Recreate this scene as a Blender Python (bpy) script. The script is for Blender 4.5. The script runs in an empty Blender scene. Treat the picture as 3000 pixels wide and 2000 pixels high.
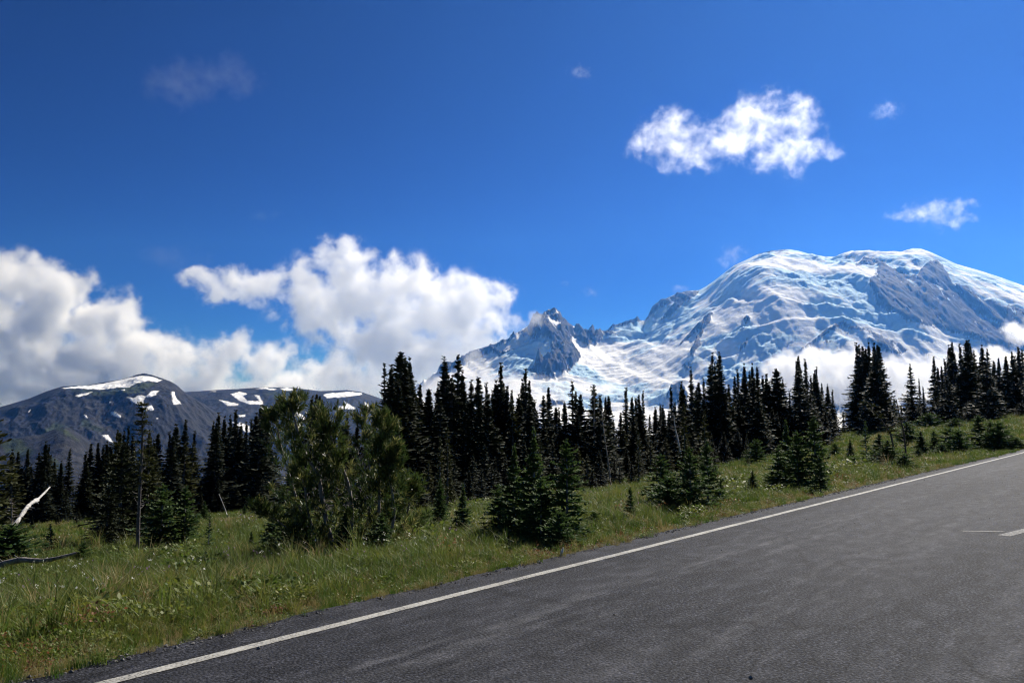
import bpy, math, random
import numpy as np
from mathutils import Vector

# ------------------------------------------------------------------ camera
scene = bpy.context.scene
col = scene.collection
R = math.radians
CAM_H = 1.6
FPX = 2333.0                      # focal length in photo pixels (3000 px wide, 28 mm on 36 mm)
PITCH = math.atan(230.0 / FPX)
cam_data = bpy.data.cameras.new('camera')
cam_data.sensor_width = 36.0
cam_data.lens = 36.0 * FPX / 3000.0
cam_data.clip_start = 0.1
cam_data.clip_end = 120000.0
cam = bpy.data.objects.new('camera', cam_data)
cam.location = (0, 0, CAM_H)
cam.rotation_euler = (math.pi / 2 + PITCH, 0, 0)
col.objects.link(cam)
scene.camera = cam

# ------------------------------------------------------------------ sky and sun
SUN_AZ, SUN_EL = R(36), R(44)     # azimuth to the right of the view direction (+Y), elevation
world = bpy.data.worlds.new('World')
scene.world = world
world.use_nodes = True
nt = world.node_tree
nt.nodes.clear()
sky = nt.nodes.new('ShaderNodeTexSky')
sky.sky_type = 'NISHITA'
sky.sun_disc = False
sky.sun_elevation = SUN_EL
sky.sun_rotation = SUN_AZ
sky.altitude = 2500
sky.air_density = 1.0
sky.dust_density = 0.9
sky.ozone_density = 3.0
hs = nt.nodes.new('ShaderNodeHueSaturation')
hs.inputs['Saturation'].default_value = 1.26
hs.inputs['Hue'].default_value = 0.503
hs.inputs['Value'].default_value = 0.315
gm = nt.nodes.new('ShaderNodeGamma')
gm.inputs['Gamma'].default_value = 2.25
bg = nt.nodes.new('ShaderNodeBackground')
bg.inputs['Strength'].default_value = 0.05
wo = nt.nodes.new('ShaderNodeOutputWorld')
nt.links.new(sky.outputs[0], hs.inputs['Color'])
nt.links.new(hs.outputs[0], gm.inputs[0])
nt.links.new(gm.outputs[0], bg.inputs[0])
nt.links.new(bg.outputs[0], wo.inputs[0])

sun_data = bpy.data.lights.new('sun', 'SUN')
sun_data.energy = 5.0
sun_data.angle = R(0.53)
sun_data.color = (1.0, 0.965, 0.92)
sun = bpy.data.objects.new('sun', sun_data)
sdir = Vector((math.sin(SUN_AZ) * math.cos(SUN_EL), math.cos(SUN_AZ) * math.cos(SUN_EL), math.sin(SUN_EL)))
sun.rotation_euler = sdir.to_track_quat('Z', 'Y').to_euler()
sun.location = (0, 0, 50)
col.objects.link(sun)

scene.view_settings.view_transform = 'Standard'
scene.view_settings.look = 'None'
scene.view_settings.gamma = 1.0
scene.view_settings.use_curve_mapping = False
scene.view_settings.exposure = 0.55
cy = scene.cycles
cy.use_denoising = True
cy.filter_width = 1.15
cy.max_bounces = 10
cy.diffuse_bounces = 2
cy.glossy_bounces = 2
cy.transmission_bounces = 3
cy.transparent_max_bounces = 6
cy.volume_bounces = 8
cy.sample_clamp_indirect = 6.0
cy.volume_step_rate = 1.5
cy.volume_max_steps = 256

# ------------------------------------------------------------------ helpers
def ray(px, py):
    """world direction (y = 1) of a photograph pixel"""
    xc = (px - 1500.0) / FPX
    yc = (1000.0 - py) / FPX
    y = math.cos(PITCH) - yc * math.sin(PITCH)
    z = math.sin(PITCH) + yc * math.cos(PITCH)
    return xc / y, z / y

def at(px, py, Y):
    a, b = ray(px, py)
    return Vector((a * Y, Y, CAM_H + b * Y))

def project(x, y, z):
    """world -> photograph pixel (numpy)"""
    c, s = math.cos(PITCH), math.sin(PITCH)
    zz = z - CAM_H
    f = y * c + zz * s
    u = -y * s + zz * c
    return 1500.0 + FPX * x / f, 1000.0 - FPX * u / f

def _hash(ix, iy, seed):
    h = (ix.astype(np.int64) * 374761393 + iy.astype(np.int64) * 668265263 + seed * 974634777) & 0xffffffff
    h = ((h ^ (h >> 13)) * 1274126177) & 0xffffffff
    return ((h ^ (h >> 16)) & 0xffff) / 65535.0

def noise2(x, y, seed=0):
    x = np.asarray(x, float); y = np.asarray(y, float)
    x0 = np.floor(x); y0 = np.floor(y)
    fx = x - x0; fy = y - y0
    r = 0
    def g(ix, iy):
        a = _hash(ix, iy, seed) * (2 * math.pi)
        return np.cos(a) * (x - ix) + np.sin(a) * (y - iy)
    u = fx * fx * fx * (fx * (fx * 6 - 15) + 10)
    v = fy * fy * fy * (fy * (fy * 6 - 15) + 10)
    a = g(x0, y0); b = g(x0 + 1, y0); c = g(x0, y0 + 1); d = g(x0 + 1, y0 + 1)
    return ((a * (1 - u) + b * u) * (1 - v) + (c * (1 - u) + d * u) * v) * 1.5

def fbm(x, y, octaves=5, seed=0, gain=0.5, lac=2.03):
    s = 0; a = 1.0; t = 0
    for o in range(octaves):
        s = s + a * noise2(x, y, seed + o * 17); t += a
        x = x * lac + 3.1; y = y * lac - 1.7; a *= gain
    return s / t

def ridged(x, y, octaves=5, seed=0, gain=0.5):
    s = 0; a = 1.0; t = 0
    for o in range(octaves):
        s = s + a * (1 - np.abs(noise2(x, y, seed + o * 17))); t += a
        x = x * 2.03 + 1.3; y = y * 2.03 - 4.7; a *= gain
    return s / t

def sstep(a, b, x):
    t = np.clip((x - a) / (b - a), 0, 1)
    return t * t * (3 - 2 * t)

def poly_sd(px, py, poly):
    """signed distance (inside positive) to a polygon, numpy arrays"""
    P = np.asarray(poly, float)
    d2 = np.full(px.shape, 1e18); inside = np.zeros(px.shape, bool)
    for i in range(len(P)):
        ax, ay = P[i]; bx, by = P[(i + 1) % len(P)]
        ex, ey = bx - ax, by - ay
        t = np.clip(((px - ax) * ex + (py - ay) * ey) / max(ex * ex + ey * ey, 1e-9), 0, 1)
        d2 = np.minimum(d2, (px - ax - t * ex) ** 2 + (py - ay - t * ey) ** 2)
        if ay != by:
            c = ((ay > py) != (by > py)) & (px < (bx - ax) * (py - ay) / (by - ay) + ax)
            inside ^= c
    d = np.sqrt(d2)
    return np.where(inside, d, -d)

def add_np_mesh(name, verts, faces, mat=None, smooth=False, parent=None, attrs=None, cols=None, link=True):
    """mesh from numpy arrays; faces (n,3) or (n,4)"""
    me = bpy.data.meshes.new(name)
    verts = np.ascontiguousarray(verts, np.float32); faces = np.ascontiguousarray(faces, np.int32)
    k = faces.shape[1]; n = len(faces)
    me.vertices.add(len(verts)); me.vertices.foreach_set('co', verts.ravel())
    me.loops.add(n * k); me.loops.foreach_set('vertex_index', faces.ravel())
    me.polygons.add(n)
    me.polygons.foreach_set('loop_start', np.arange(0, n * k, k, dtype=np.int32))
    me.polygons.foreach_set('loop_total', np.full(n, k, np.int32))
    me.polygons.foreach_set('use_smooth', np.full(n, smooth, bool))
    for an, av in (attrs or {}).items():
        a = me.attributes.new(an, 'FLOAT', 'POINT'); a.data.foreach_set('value', np.ascontiguousarray(av, np.float32).ravel())
    for an, av in (cols or {}).items():
        a = me.attributes.new(an, 'FLOAT_COLOR', 'POINT'); a.data.foreach_set('color', np.ascontiguousarray(av, np.float32).ravel())
    me.update(calc_edges=True)
    me.validate()
    if mat: me.materials.append(mat)
    if not link: return me
    o = bpy.data.objects.new(name, me)
    col.objects.link(o)
    if parent: o.parent = parent
    return o

def grid_faces(nr, nc):
    i = np.arange(nr - 1)[:, None] * nc + np.arange(nc - 1)[None, :]
    i = i.ravel()
    return np.stack([i, i + 1, i + nc + 1, i + nc], 1)

def tag(o, label=None, cat=None, group=None, kind=None):
    if label: o['label'] = label
    if cat: o['category'] = cat
    if group: o['group'] = group
    if kind: o['kind'] = kind
    return o

class NT:
    """small node-tree builder"""
    def __init__(self, name):
        self.mat = bpy.data.materials.new(name); self.mat.use_nodes = True
        self.t = self.mat.node_tree; self.t.nodes.clear()
        self.out = self.t.nodes.new('ShaderNodeOutputMaterial')
    def n(self, typ, ins=None, **kw):
        nd = self.t.nodes.new(typ)
        for k, v in kw.items(): setattr(nd, k, v)
        for k, v in (ins or {}).items():
            if isinstance(v, bpy.types.NodeSocket): self.t.links.new(v, nd.inputs[k])
            else: nd.inputs[k].default_value = v
        return nd
    def link(self, a, b): self.t.links.new(a, b)
    def ramp(self, fac, stops, interp='LINEAR'):
        r = self.t.nodes.new('ShaderNodeValToRGB'); r.color_ramp.interpolation = interp
        e = r.color_ramp.elements
        while len(e) < len(stops): e.new(0.5)
        for i, (p, c) in enumerate(stops):
            e[i].position = p; e[i].color = c if len(c) == 4 else (*c, 1)
        self.t.links.new(fac, r.inputs[0]); return r.outputs[0]
    def mix(self, fac, a, b, mode='MIX'):
        m = self.t.nodes.new('ShaderNodeMix'); m.data_type = 'RGBA'; m.blend_type = mode
        for s, v in ((m.inputs[0], fac), (m.inputs[6], a), (m.inputs[7], b)):
            if isinstance(v, bpy.types.NodeSocket): self.t.links.new(v, s)
            else: s.default_value = v if not isinstance(v, tuple) or len(v) == 4 else (*v, 1)
        return m.outputs[2]
    def math(self, op, a, b=0.0, clamp=False):
        m = self.t.nodes.new('ShaderNodeMath'); m.operation = op; m.use_clamp = clamp
        for s, v in ((m.inputs[0], a), (m.inputs[1], b)):
            if isinstance(v, bpy.types.NodeSocket): self.t.links.new(v, s)
            else: s.default_value = v
        return m.outputs[0]
    def principled(self, color, rough=0.8, spec=0.3, normal=None, **ins):
        p = self.t.nodes.new('ShaderNodeBsdfPrincipled')
        for k, v in (('Base Color', color), ('Roughness', rough), ('Specular IOR Level', spec)):
            if isinstance(v, bpy.types.NodeSocket): self.t.links.new(v, p.inputs[k])
            else: p.inputs[k].default_value = v if not isinstance(v, tuple) or len(v) == 4 else (*v, 1)
        for k, v in ins.items(): p.inputs[k.replace('_', ' ')].default_value = v
        if normal: self.t.links.new(normal, p.inputs['Normal'])
        self.t.links.new(p.outputs[0], self.out.inputs['Surface'])
        return p
    def attr(self, name, typ='GEOMETRY', out='Fac'):
        a = self.t.nodes.new('ShaderNodeAttribute'); a.attribute_name = name; a.attribute_type = typ
        return a.outputs[out]
# ------------------------------------------------------------------ terrain function near the road
RD = np.array([0.6253, 0.7804]); RD = RD / np.linalg.norm(RD)       # direction of the road
RN = np.array([-RD[1], RD[0]])                                     # away from the camera side
S_LINE, S_EDGE = 5.10, 5.58

def ts(x, y):
    return x * RD[0] + y * RD[1], x * RN[0] + y * RN[1]

def ground_z(x, y):
    x = np.asarray(x, float); y = np.asarray(y, float)
    t, s = ts(x, y)
    d = np.maximum(s - S_EDGE, 0)
    z = -0.9 * (1 - np.exp(-d / 5.0)) - 0.098 * np.maximum(s - 9.0, 0)
    z = z + 0.04 * (np.sqrt((np.maximum(t - 45, 0)) ** 2 + 100) - 10)
    b = sstep(0.3, 6, d)
    z = z + b * (0.22 * fbm(x / 7.0, y / 7.0, 3, 5) + 0.6 * sstep(10, 40, d) * fbm(x / 31.0, y / 31.0, 2, 9))
    z = z + (-0.035) * sstep(0.0, 0.25, d)
    # the slope falls away into the valley behind the trees
    far = np.maximum(np.hypot(x, y) - 170, 0)
    z = z - 0.22 * np.minimum(far, 2000) - 0.03 * np.clip(far - 2000, 0, 2000)
    z = np.where(np.hypot(x, y) > 170, np.maximum(z, -620), z)
    return z

def ground_hit(px, py, lo=3.0, hi=400.0):
    """where the ray of a photo pixel meets the ground"""
    a, b = ray(px, py)
    Y = np.geomspace(lo, hi, 4000)
    g = ground_z(a * Y, Y) - (CAM_H + b * Y)
    k = np.nonzero(g > 0)[0]
    i = k[0] if len(k) else int(np.argmax(g))
    return Vector((a * Y[i], Y[i], float(ground_z(a * Y[i], Y[i]))))

# ------------------------------------------------------------------ mountain materials
def mountain_material(name, rock_stops, snow=(0.94, 0.95, 0.965), green=None, nscale=0.004):
    m = NT(name)
    tc = m.n('ShaderNodeNewGeometry')
    pos = tc.outputs['Position']
    n1 = m.n('ShaderNodeTexNoise', {'Vector': pos, 'Scale': nscale, 'Detail': 8.0, 'Roughness': 0.65}).outputs[0]
    rock = m.ramp(n1, rock_stops)
    n2 = m.n('ShaderNodeTexNoise', {'Vector': pos, 'Scale': nscale * 6, 'Detail': 6.0, 'Roughness': 0.7}).outputs[0]
    rock = m.mix(m.math('MULTIPLY', n2, 0.5), rock, (0.02, 0.02, 0.022))
    if green:
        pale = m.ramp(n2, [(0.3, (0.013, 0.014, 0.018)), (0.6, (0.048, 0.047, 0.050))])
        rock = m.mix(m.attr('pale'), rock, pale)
        rock = m.mix(m.attr('green'), rock, green)
    ice = m.mix(m.attr('ice'), snow, (0.50, 0.70, 0.86))
    dirt = m.ramp(n1, [(0.42, (1, 1, 1)), (0.75, (0.93, 0.92, 0.91))])
    ice = m.mix(0.6, ice, dirt, 'MULTIPLY')
    c = m.mix(m.attr('rock'), ice, rock)
    cv = m.n('ShaderNodeMapping', {'Vector': pos, 'Scale': (0.006, 0.03, 0.03)}).outputs[0]
    n3 = m.n('ShaderNodeTexNoise', {'Vector': cv, 'Scale': 1.0, 'Detail': 6.0, 'Roughness': 0.75, 'Distortion': 0.6}).outputs[0]
    hgt = m.math('ADD', m.math('MULTIPLY', n2, 0.8), m.math('MULTIPLY', n3, m.math('SUBTRACT', 1.3, m.attr('rock'))))
    bump = m.n('ShaderNodeBump', {'Height': hgt, 'Strength': 0.4, 'Distance': 20.0})
    m.principled(c, 0.85, 0.15, bump.outputs[0])
    return m.mat

def heightfield(name, px0, px1, nc, rows, fn, mat):
    """terrain sheet in fan-shaped columns; fn(px, u) -> depth Y, height z, attrs"""
    px = np.linspace(px0, px1, nc)[None, :].repeat(len(rows), 0)
    u = np.asarray(rows)[:, None].repeat(nc, 1)
    X, Y, Z, at_ = fn(px, u)
    v = np.stack([X, Y, Z], -1).reshape(-1, 3)
    o = add_np_mesh(name, v, grid_faces(len(rows), nc), mat, True, attrs={k: a.ravel() for k, a in at_.items()})
    return o

def crest_height(px, pts, Yc):
    """height of the crest so that it stands on the traced skyline"""
    P = np.array(pts, float)
    py = np.interp(px, P[:, 0], P[:, 1])
    yc = (1000.0 - py) / FPX
    y = math.cos(PITCH) - yc * math.sin(PITCH)
    z = math.sin(PITCH) + yc * math.cos(PITCH)
    return CAM_H + z / y * Yc, (px - 1500.0) / FPX / y

def r6(l): return [(1350 + .3508 * a, 680 + .3508 * b) for a, b in l]
def r7(l): return [(2100 + .3827 * a, 680 + .3827 * b) for a, b in l]
def r1(l): return [(.3401 * a, 1000 + .3401 * b) for a, b in l]
def r2(l): return [(700 + .3401 * a, 1000 + .3401 * b) for a, b in l]

# ------------------------------------------------------------------ the glaciered volcano
SKY_MAIN = [(1100, 1190), (1250, 1110), (1350, 1047), (1385, 1026), (1420, 1016), (1466, 1001), (1490, 990), (1518, 971), (1546, 957), (1553, 940), (1562, 928),
            (1592, 918), (1596, 914), (1606, 905), (1616, 906), (1624, 901), (1630, 904), (1634, 911), (1640, 910), (1645, 922), (1652, 938), (1664, 944), (1676, 952), (1684, 956), (1692, 953), (1701, 955), (1707, 962),
            (1722, 966), (1735, 964), (1748, 970), (1762, 972), (1774, 972), (1783, 962), (1800, 953), (1830, 941), (1850, 936), (1862, 931), (1869, 928), (1878, 939), (1887, 940), (1898, 925), (1911, 897), (1925, 886),
            (1946, 876), (1975, 863), (2009, 852), (2048, 850), (2070, 838), (2090, 824), (2122, 799), (2150, 778), (2175, 766), (2215, 747), (2253, 735),
            (2310, 730), (2340, 735), (2368, 743), (2418, 752), (2464, 753), (2490, 743), (2517, 734), (2548, 735), (2578, 737), (2609, 739), (2643, 737), (2674, 727), (2697, 728),
            (2728, 739), (2765, 756), (2804, 774), (2865, 791), (2919, 808), (3000, 837), (3150, 885), (3400, 960), (3700, 1060)]
ROCKS = [r7([(1060, 262), (1130, 200), (1230, 205), (1310, 255), (1390, 300), (1460, 330), (1540, 330), (1590, 250), (1690, 215), (1760, 300), (1800, 400), (1930, 430),
             (2060, 530), (2200, 580), (2400, 610), (2700, 640), (2700, 950), (2400, 930), (2250, 900), (2050, 850), (1850, 780), (1650, 730), (1450, 680), (1330, 620), (1230, 560), (1210, 480), (1160, 390),
             (1230, 330), (1180, 290)]),
         r7([(640, 880), (700, 860), (790, 790), (850, 730), (900, 708), (970, 703), (1050, 733), (1130, 750), (1130, 764), (1050, 752), (1000, 740), (940, 730), (880, 752), (830, 795), (760, 830), (700, 880), (660, 897)]),
         r7([(1130, 750), (1200, 770), (1300, 820), (1400, 860), (1470, 910), (1400, 945), (1300, 925), (1200, 880), (1150, 850), (1160, 810), (1210, 800)]),
         r7([(660, 872), (760, 888), (830, 925), (740, 908), (640, 902)]), r7([(820, 828), (882, 838), (875, 856), (826, 850)]), r7([(985, 772), (1015, 776), (1000, 786)]),
         r7([(205, 660), (260, 655), (245, 700), (210, 705)]), r7([(180, 890), (240, 800), (235, 850), (200, 890)]),
         r7([(1590, 930), (1720, 975), (1640, 990)]),
         r7([(960, 205), (1010, 180), (1050, 165), (1090, 185), (1040, 190), (985, 215)]), r7([(300, 178), (400, 145), (480, 136), (570, 130), (520, 142), (410, 156), (330, 178)]),
         r6([(1520, 745), (1600, 605), (1700, 550), (1880, 480), (1995, 490), (1960, 550), (1880, 600), (1800, 600), (1760, 612), (1650, 660), (1570, 725)]),
         r6([(1665, 748), (1715, 680), (1790, 605), (1900, 570), (1830, 640), (1740, 725)]),
         r6([(2100, 680), (2095, 735), (2040, 800), (2005, 870), (1995, 960), (1965, 1020), (1918, 1058), (1912, 1020), (1945, 950), (1960, 880), (1992, 835), (1950, 855), (1780, 975), (1900, 855), (1985, 770), (2050, 700)]),
         r6([(1845, 1112), (1945, 1082), (1920, 1132), (1870, 1165)]),
         r6([(470, 850), (560, 785), (600, 690), (690, 660), (780, 622), (835, 645), (868, 730), (930, 765), (1060, 805), (1175, 825), (1185, 900), (1120, 962), (1060, 972), (960, 900), (915, 878), (945, 965), (1005, 1045), (960, 1120),
             (900, 1180), (860, 1195), (780, 1190), (790, 1240), (740, 1242), (660, 1195), (555, 1182), (570, 1150), (620, 1100), (648, 1042), (664, 1075), (700, 1050), (770, 1010), (740, 970), (760, 920), (700, 885), (620, 885), (540, 875)]),
         r6([(-200, 1150), (0, 1040), (100, 975), (330, 905), (490, 825), (460, 880), (350, 938), (270, 988), (340, 1003), (458, 968), (455, 992), (330, 1038), (240, 1020), (170, 1050), (60, 1090), (-150, 1200)]),
         r6([(1165, 840), (1250, 790), (1340, 740), (1480, 695), (1515, 735), (1400, 778), (1280, 802), (1220, 842), (1315, 858), (1300, 872), (1200, 872)]),
         r6([(1715, 1400), (1750, 1320), (1850, 1290), (1900, 1350), (1880, 1440), (1760, 1440)]), r6([(640, 1450), (760, 1405), (880, 1420), (860, 1460), (760, 1440), (700, 1470)]),
         [(2020, 1180), (2130, 1150), (2300, 1175), (2480, 1165), (2640, 1160), (2800, 1175), (3400, 1120), (3400, 1700), (1900, 1700), (1960, 1330)],
         [(1000, 1230), (1500, 1235), (1800, 1260), (1980, 1320), (1980, 1700), (900, 1700)]]
SNOWS = [r6([(745, 735), (800, 745), (850, 785), (800, 775), (752, 755)]), r6([(722, 700), (790, 690), (830, 702), (760, 708)]), r6([(918, 880), (945, 885), (1040, 960), (985, 972)]), r6([(1115, 830), (1150, 845), (1130, 858)]), r6([(690, 1080), (720, 1120), (700, 1110)]),
         r6([(745, 1200), (800, 1245), (770, 1240)]), r6([(660, 1170), (710, 1185), (700, 1195)]),
         r7([(1445, 368), (1470, 372), (1545, 425), (1500, 410)]), r7([(1650, 398), (1680, 405), (1745, 465), (1700, 440)]), r7([(1935, 405), (1985, 440), (2080, 490), (2180, 548), (2080, 528), (1990, 470)]),
         r7([(1985, 622), (2060, 640), (2110, 690), (2180, 738), (2110, 715), (2040, 680)]), r7([(2275, 615), (2300, 625), (2285, 648)]), r7([(1330, 250), (1400, 245), (1500, 300), (1480, 320), (1390, 290)]), r7([(1365, 215), (1480, 225), (1560, 250), (1540, 290), (1420, 250)]),
         r7([(1690, 225), (1760, 250), (1900, 330), (2000, 370), (1960, 385), (1860, 330), (1760, 280)]), r7([(1340, 840), (1380, 870), (1400, 920), (1370, 905)]), r7([(1180, 790), (1200, 830), (1160, 815)]), r7([(1080, 270), (1220, 250), (1240, 290), (1150, 350), (1090, 320)]),
         [(2440, 1270), (2460, 1190), (2480, 1215), (2475, 1275)], [(2600, 1150), (2640, 1140), (2660, 1170), (2630, 1180)], [(2610, 1165), (2640, 1190), (2660, 1215), (2640, 1200)], [(2625, 1180), (2660, 1235), (2640, 1215)],
         [(2300, 1130), (2330, 1150), (2335, 1200), (2310, 1160)], [(1790, 1240), (1820, 1260), (1815, 1330), (1795, 1290)], [(1640, 1220), (1720, 1235), (1760, 1275), (1690, 1260)]]
def main_mountain(px, u):
    """u 0..1 foot to crest, above 1 the far side"""
    Yc = np.interp(px, [1100, 1600, 1800, 2100, 2700, 3700], [10200, 10600, 11200, 12300, 12900, 12600])
    zc, dx = crest_height(px, SKY_MAIN, Yc)
    zs = zc * 0; zm = zc * 0; ws = 0; wm = 0
    for k in range(-12, 13):
        a_ = math.exp(-(k / 6.0) ** 2); zs = zs + a_ * crest_height(px + 16 * k, SKY_MAIN, Yc)[0]; ws += a_
    for k in range(-6, 7):
        a_ = math.exp(-(k / 3.0) ** 2); zm = zm + a_ * crest_height(px + 7 * k, SKY_MAIN, Yc)[0]; wm += a_
    zs = zs / ws; zm = zm / wm
    Y0, z0 = 5200.0, -480.0
    w = np.minimum(u, 1.0)
    Y = Y0 + (Yc - Y0) * w + np.maximum(u - 1, 0) * 1500
    g = 0.30 * w + 0.70 * w ** 2.0
    dome = 0.5 + 0.5 * np.tanh((px - 2000) / 120.0)
    g = g + dome * (0.24 * np.sin(np.pi * np.clip((w - 0.35) / 0.65, 0, 1)) ** 1.3)
    z = z0 + (zs - z0) * g + (zm - zs) * (sstep(0.62, 0.97, w) * dome + sstep(0.80, 0.985, w) * (1 - dome)) + (zc - zm) * sstep(0.88, 1.0, w)
    X = dx * Y
    inner = sstep(0.0, 0.1, w) * (1 - (sstep(0.92, 1.0, w) * dome + sstep(0.975, 1.0, w) * (1 - dome)))
    # broad ribs running down the flank, then benches and icefalls across it
    rib = fbm(X / 900.0 + 0.25 * Y / 900.0, Y / 2600.0, 4, 21)
    z = z + inner * 190 * rib
    ppx, ppy = project(X, Y, z)
    rock = np.zeros_like(X); rsd = np.full_like(X, -99.0)
    wx = ppx + 7 * fbm(ppx / 22.0, ppy / 16.0, 4, 61) + 3 * fbm(ppx / 5.0, ppy / 5.0, 3, 62)
    wy = ppy + 6 * fbm(ppx / 20.0, ppy / 14.0, 4, 71) + 3 * fbm(ppx / 5.0, ppy / 5.0, 3, 72)
    for p in ROCKS: rsd = np.maximum(rsd, poly_sd(wx, wy, p))
    for p in SNOWS: rsd = np.minimum(rsd, -poly_sd(wx, wy, p))
    # small rock islands and snow streaks
    spk = fbm(ppx / 16.0, ppy / 10.0, 5, 81)
    streak = fbm((ppx - 0.9 * ppy) / 7.0, (ppx + ppy) / 60.0, 4, 83)
    rsd = np.where((rsd > 0) & (rsd < 30) & (streak > 0.33), -1.0, rsd)
    rock = sstep(-0.8, 0.8, rsd)
    soft = sstep(-6, 10, rsd)
    # glacier steps: benches (flat, sunny) broken by steep icefalls
    wob = fbm(X / 1500.0, Y / 900.0, 4, 31)
    wob2 = fbm(X / 420.0, Y / 300.0, 4, 37)
    amt = sstep(-0.25, 0.45, fbm(X / 1300.0, Y / 1000.0, 3, 41) + 0.25 * (ppy < 1000))
    def saw(ph):
        f = ph - np.floor(ph)
        return np.where(f < 0.72, f / 0.72, (1 - f) / 0.28) - 0.5      # long gentle rise, short drop
    ph1 = Y / 620.0 + 1.5 * wob + 0.5 * X / 2600.0
    ph2 = Y / 190.0 + 2.4 * wob + 0.9 * wob2
    glac = -(70 * saw(-ph1) * (0.35 + amt) + 22 * saw(-ph2) * (0.15 + amt))
    rough = fbm(X / 70.0, Y / 70.0, 4, 47)
    blocks = ridged(X / 120.0 + wob2 * 2, Y / 55.0 + wob * 3, 4, 53)
    ser = sstep(0.35, 0.9, amt) * sstep(0.3, 0.6, fbm(X / 500.0, Y / 420.0, 3, 57) * 0.5 + 0.5)
    glac = 0.75 * glac + (ser * 42 + 5) * (blocks - 0.6) + 7 * rough + (4 + 10 * ser) * (ridged(X / 60.0 + wob2 * 3, Y / 34.0, 3, 59) - 0.6)
    crag = ridged((X + 0.35 * Y) / 330.0, Y / 700.0, 6, 91) - 0.62
    cragf = ridged((X - 0.2 * Y) / 130.0, Y / 260.0, 5, 97) - 0.62
    z = z + inner * ((1 - soft) * glac + soft * (1 - 0.6 * sstep(1150, 1200, ppy)) * ((95 + 155 * (1 - dome)) * crag + (50 + 85 * (1 - dome)) * cragf + 25 * soft))
    # jagged crest on the rock peak at the left
    jag = sstep(0.93, 1.0, w) * (u <= 1.0) * (px < 1885) * 55 * (fbm(px / 13.0, px * 0 + 3.0, 4, 15, 0.7) - 0.05)
    z = z + jag
    # the needle below the rock peak
    nd = np.exp(-((ppx - 1577) / 7.0) ** 2) * np.exp(-((ppy - 1062) / 16.0) ** 2)
    z = z + 120 * nd
    back = np.maximum(u - 1, 0)
    z = np.where(u > 1, zc - back * 1000 + 40 * rough * sstep(0, .3, back), z)
    ice = sstep(0.25, 0.8, ser * 0.9 + 0.5 * amt * (blocks > 0.62)) * (1 - rock)
    return X, Y, z, {'rock': rock, 'ice': ice}

rows_front = np.linspace(0, 1, 440) ** 0.9
rows = np.concatenate([rows_front, 1 + np.linspace(0.02, 1.0, 24) ** 1.5])
M_main = mountain_material('glacier_and_rock', [(0.3, (0.006, 0.0065, 0.008)), (0.55, (0.012, 0.0125, 0.0145)), (0.75, (0.026, 0.026, 0.028))], nscale=0.003)
mountain_main = heightfield('mountain', 1100, 3700, 1050, rows, main_mountain, M_main)
tag(mountain_main, 'huge glacier-covered volcano with snowy dome and dark rock faces on the right', 'mountain', kind='structure')

# ------------------------------------------------------------------ the dark hump at the left, the flat ridge behind it, the low spur in front
def simple_ridge(sky_pts, Yc_pts, Y0, z0, seed, rocks=(), snows=(), greens=(), pales=(), rib=60, gexp=1.25, shear=0.0, fine=1.0):
    def fn(px, u):
        Yc = np.interp(px, [p[0] for p in Yc_pts], [p[1] for p in Yc_pts])
        zc, dx = crest_height(px, sky_pts, Yc)
        zs = zc * 0; ws = 0
        for k in range(-8, 9):
            a_ = math.exp(-(k / 4.0) ** 2); zs = zs + a_ * crest_height(px + 12 * k, sky_pts, Yc)[0]; ws += a_
        zs = zs / ws
        w = np.minimum(u, 1.0)
        Y = Y0 + (Yc - Y0) * w + np.maximum(u - 1, 0) * 1500
        z = z0 + (zs - z0) * (0.4 * w + 0.6 * w ** gexp) + (zc - zs) * sstep(0.7, 1.0, w)
        z = z + (zs - z0) * 0.10 * np.sin(np.pi * np.clip((w - .3) / .7, 0, 1))
        X = dx * Y
        inner = sstep(0.0, 0.1, w) * (1 - sstep(0.86, 1.0, w))
        big = ridged((X + shear * Y) / 520.0, Y / 900.0, 5, seed) - 0.62
        med = ridged((X + 1.4 * shear * Y) / 150.0, Y / 330.0, 5, seed + 5) - 0.62
        z = z + inner * fine * (rib * 2.2 * big + 0.55 * rib * med + 5 * fbm(X / 30.0, Y / 40.0, 4, seed + 9))
        z = z + (u <= 1) * sstep(0.97, 1, w) * 2.0 * fbm(px / 3.0, px * 0, 3, seed + 3)
        ppx, ppy = project(X, Y, z)
        wx = ppx + 3.5 * fbm(ppx / 14.0, ppy / 10.0, 4, 61 + seed)
        wy = ppy + 2.5 * fbm(ppx / 14.0, ppy / 10.0, 4, 71 + seed)
        sd = np.full_like(X, -99.0)
        for p in snows: sd = np.maximum(sd, poly_sd(wx, wy, p))
        rock = 1 - sstep(-0.5, 0.5, sd)
        gr = np.full_like(X, -99.0)
        for p in greens: gr = np.maximum(gr, poly_sd(wx, wy, p))
        green = sstep(-5, 5, gr + 9 * fbm(X / 60.0, Y / 60.0, 4, seed + 13)) * 0.8
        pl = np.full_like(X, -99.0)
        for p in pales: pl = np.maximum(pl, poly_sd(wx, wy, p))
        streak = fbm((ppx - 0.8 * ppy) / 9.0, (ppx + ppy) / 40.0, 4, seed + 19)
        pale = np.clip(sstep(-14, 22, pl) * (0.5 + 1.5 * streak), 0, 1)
        z = np.where(u > 1, zc - np.maximum(u - 1, 0) * 700, z)
        return X, Y, z, {'rock': rock, 'ice': rock * 0, 'green': green, 'pale': pale}
    return fn

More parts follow.
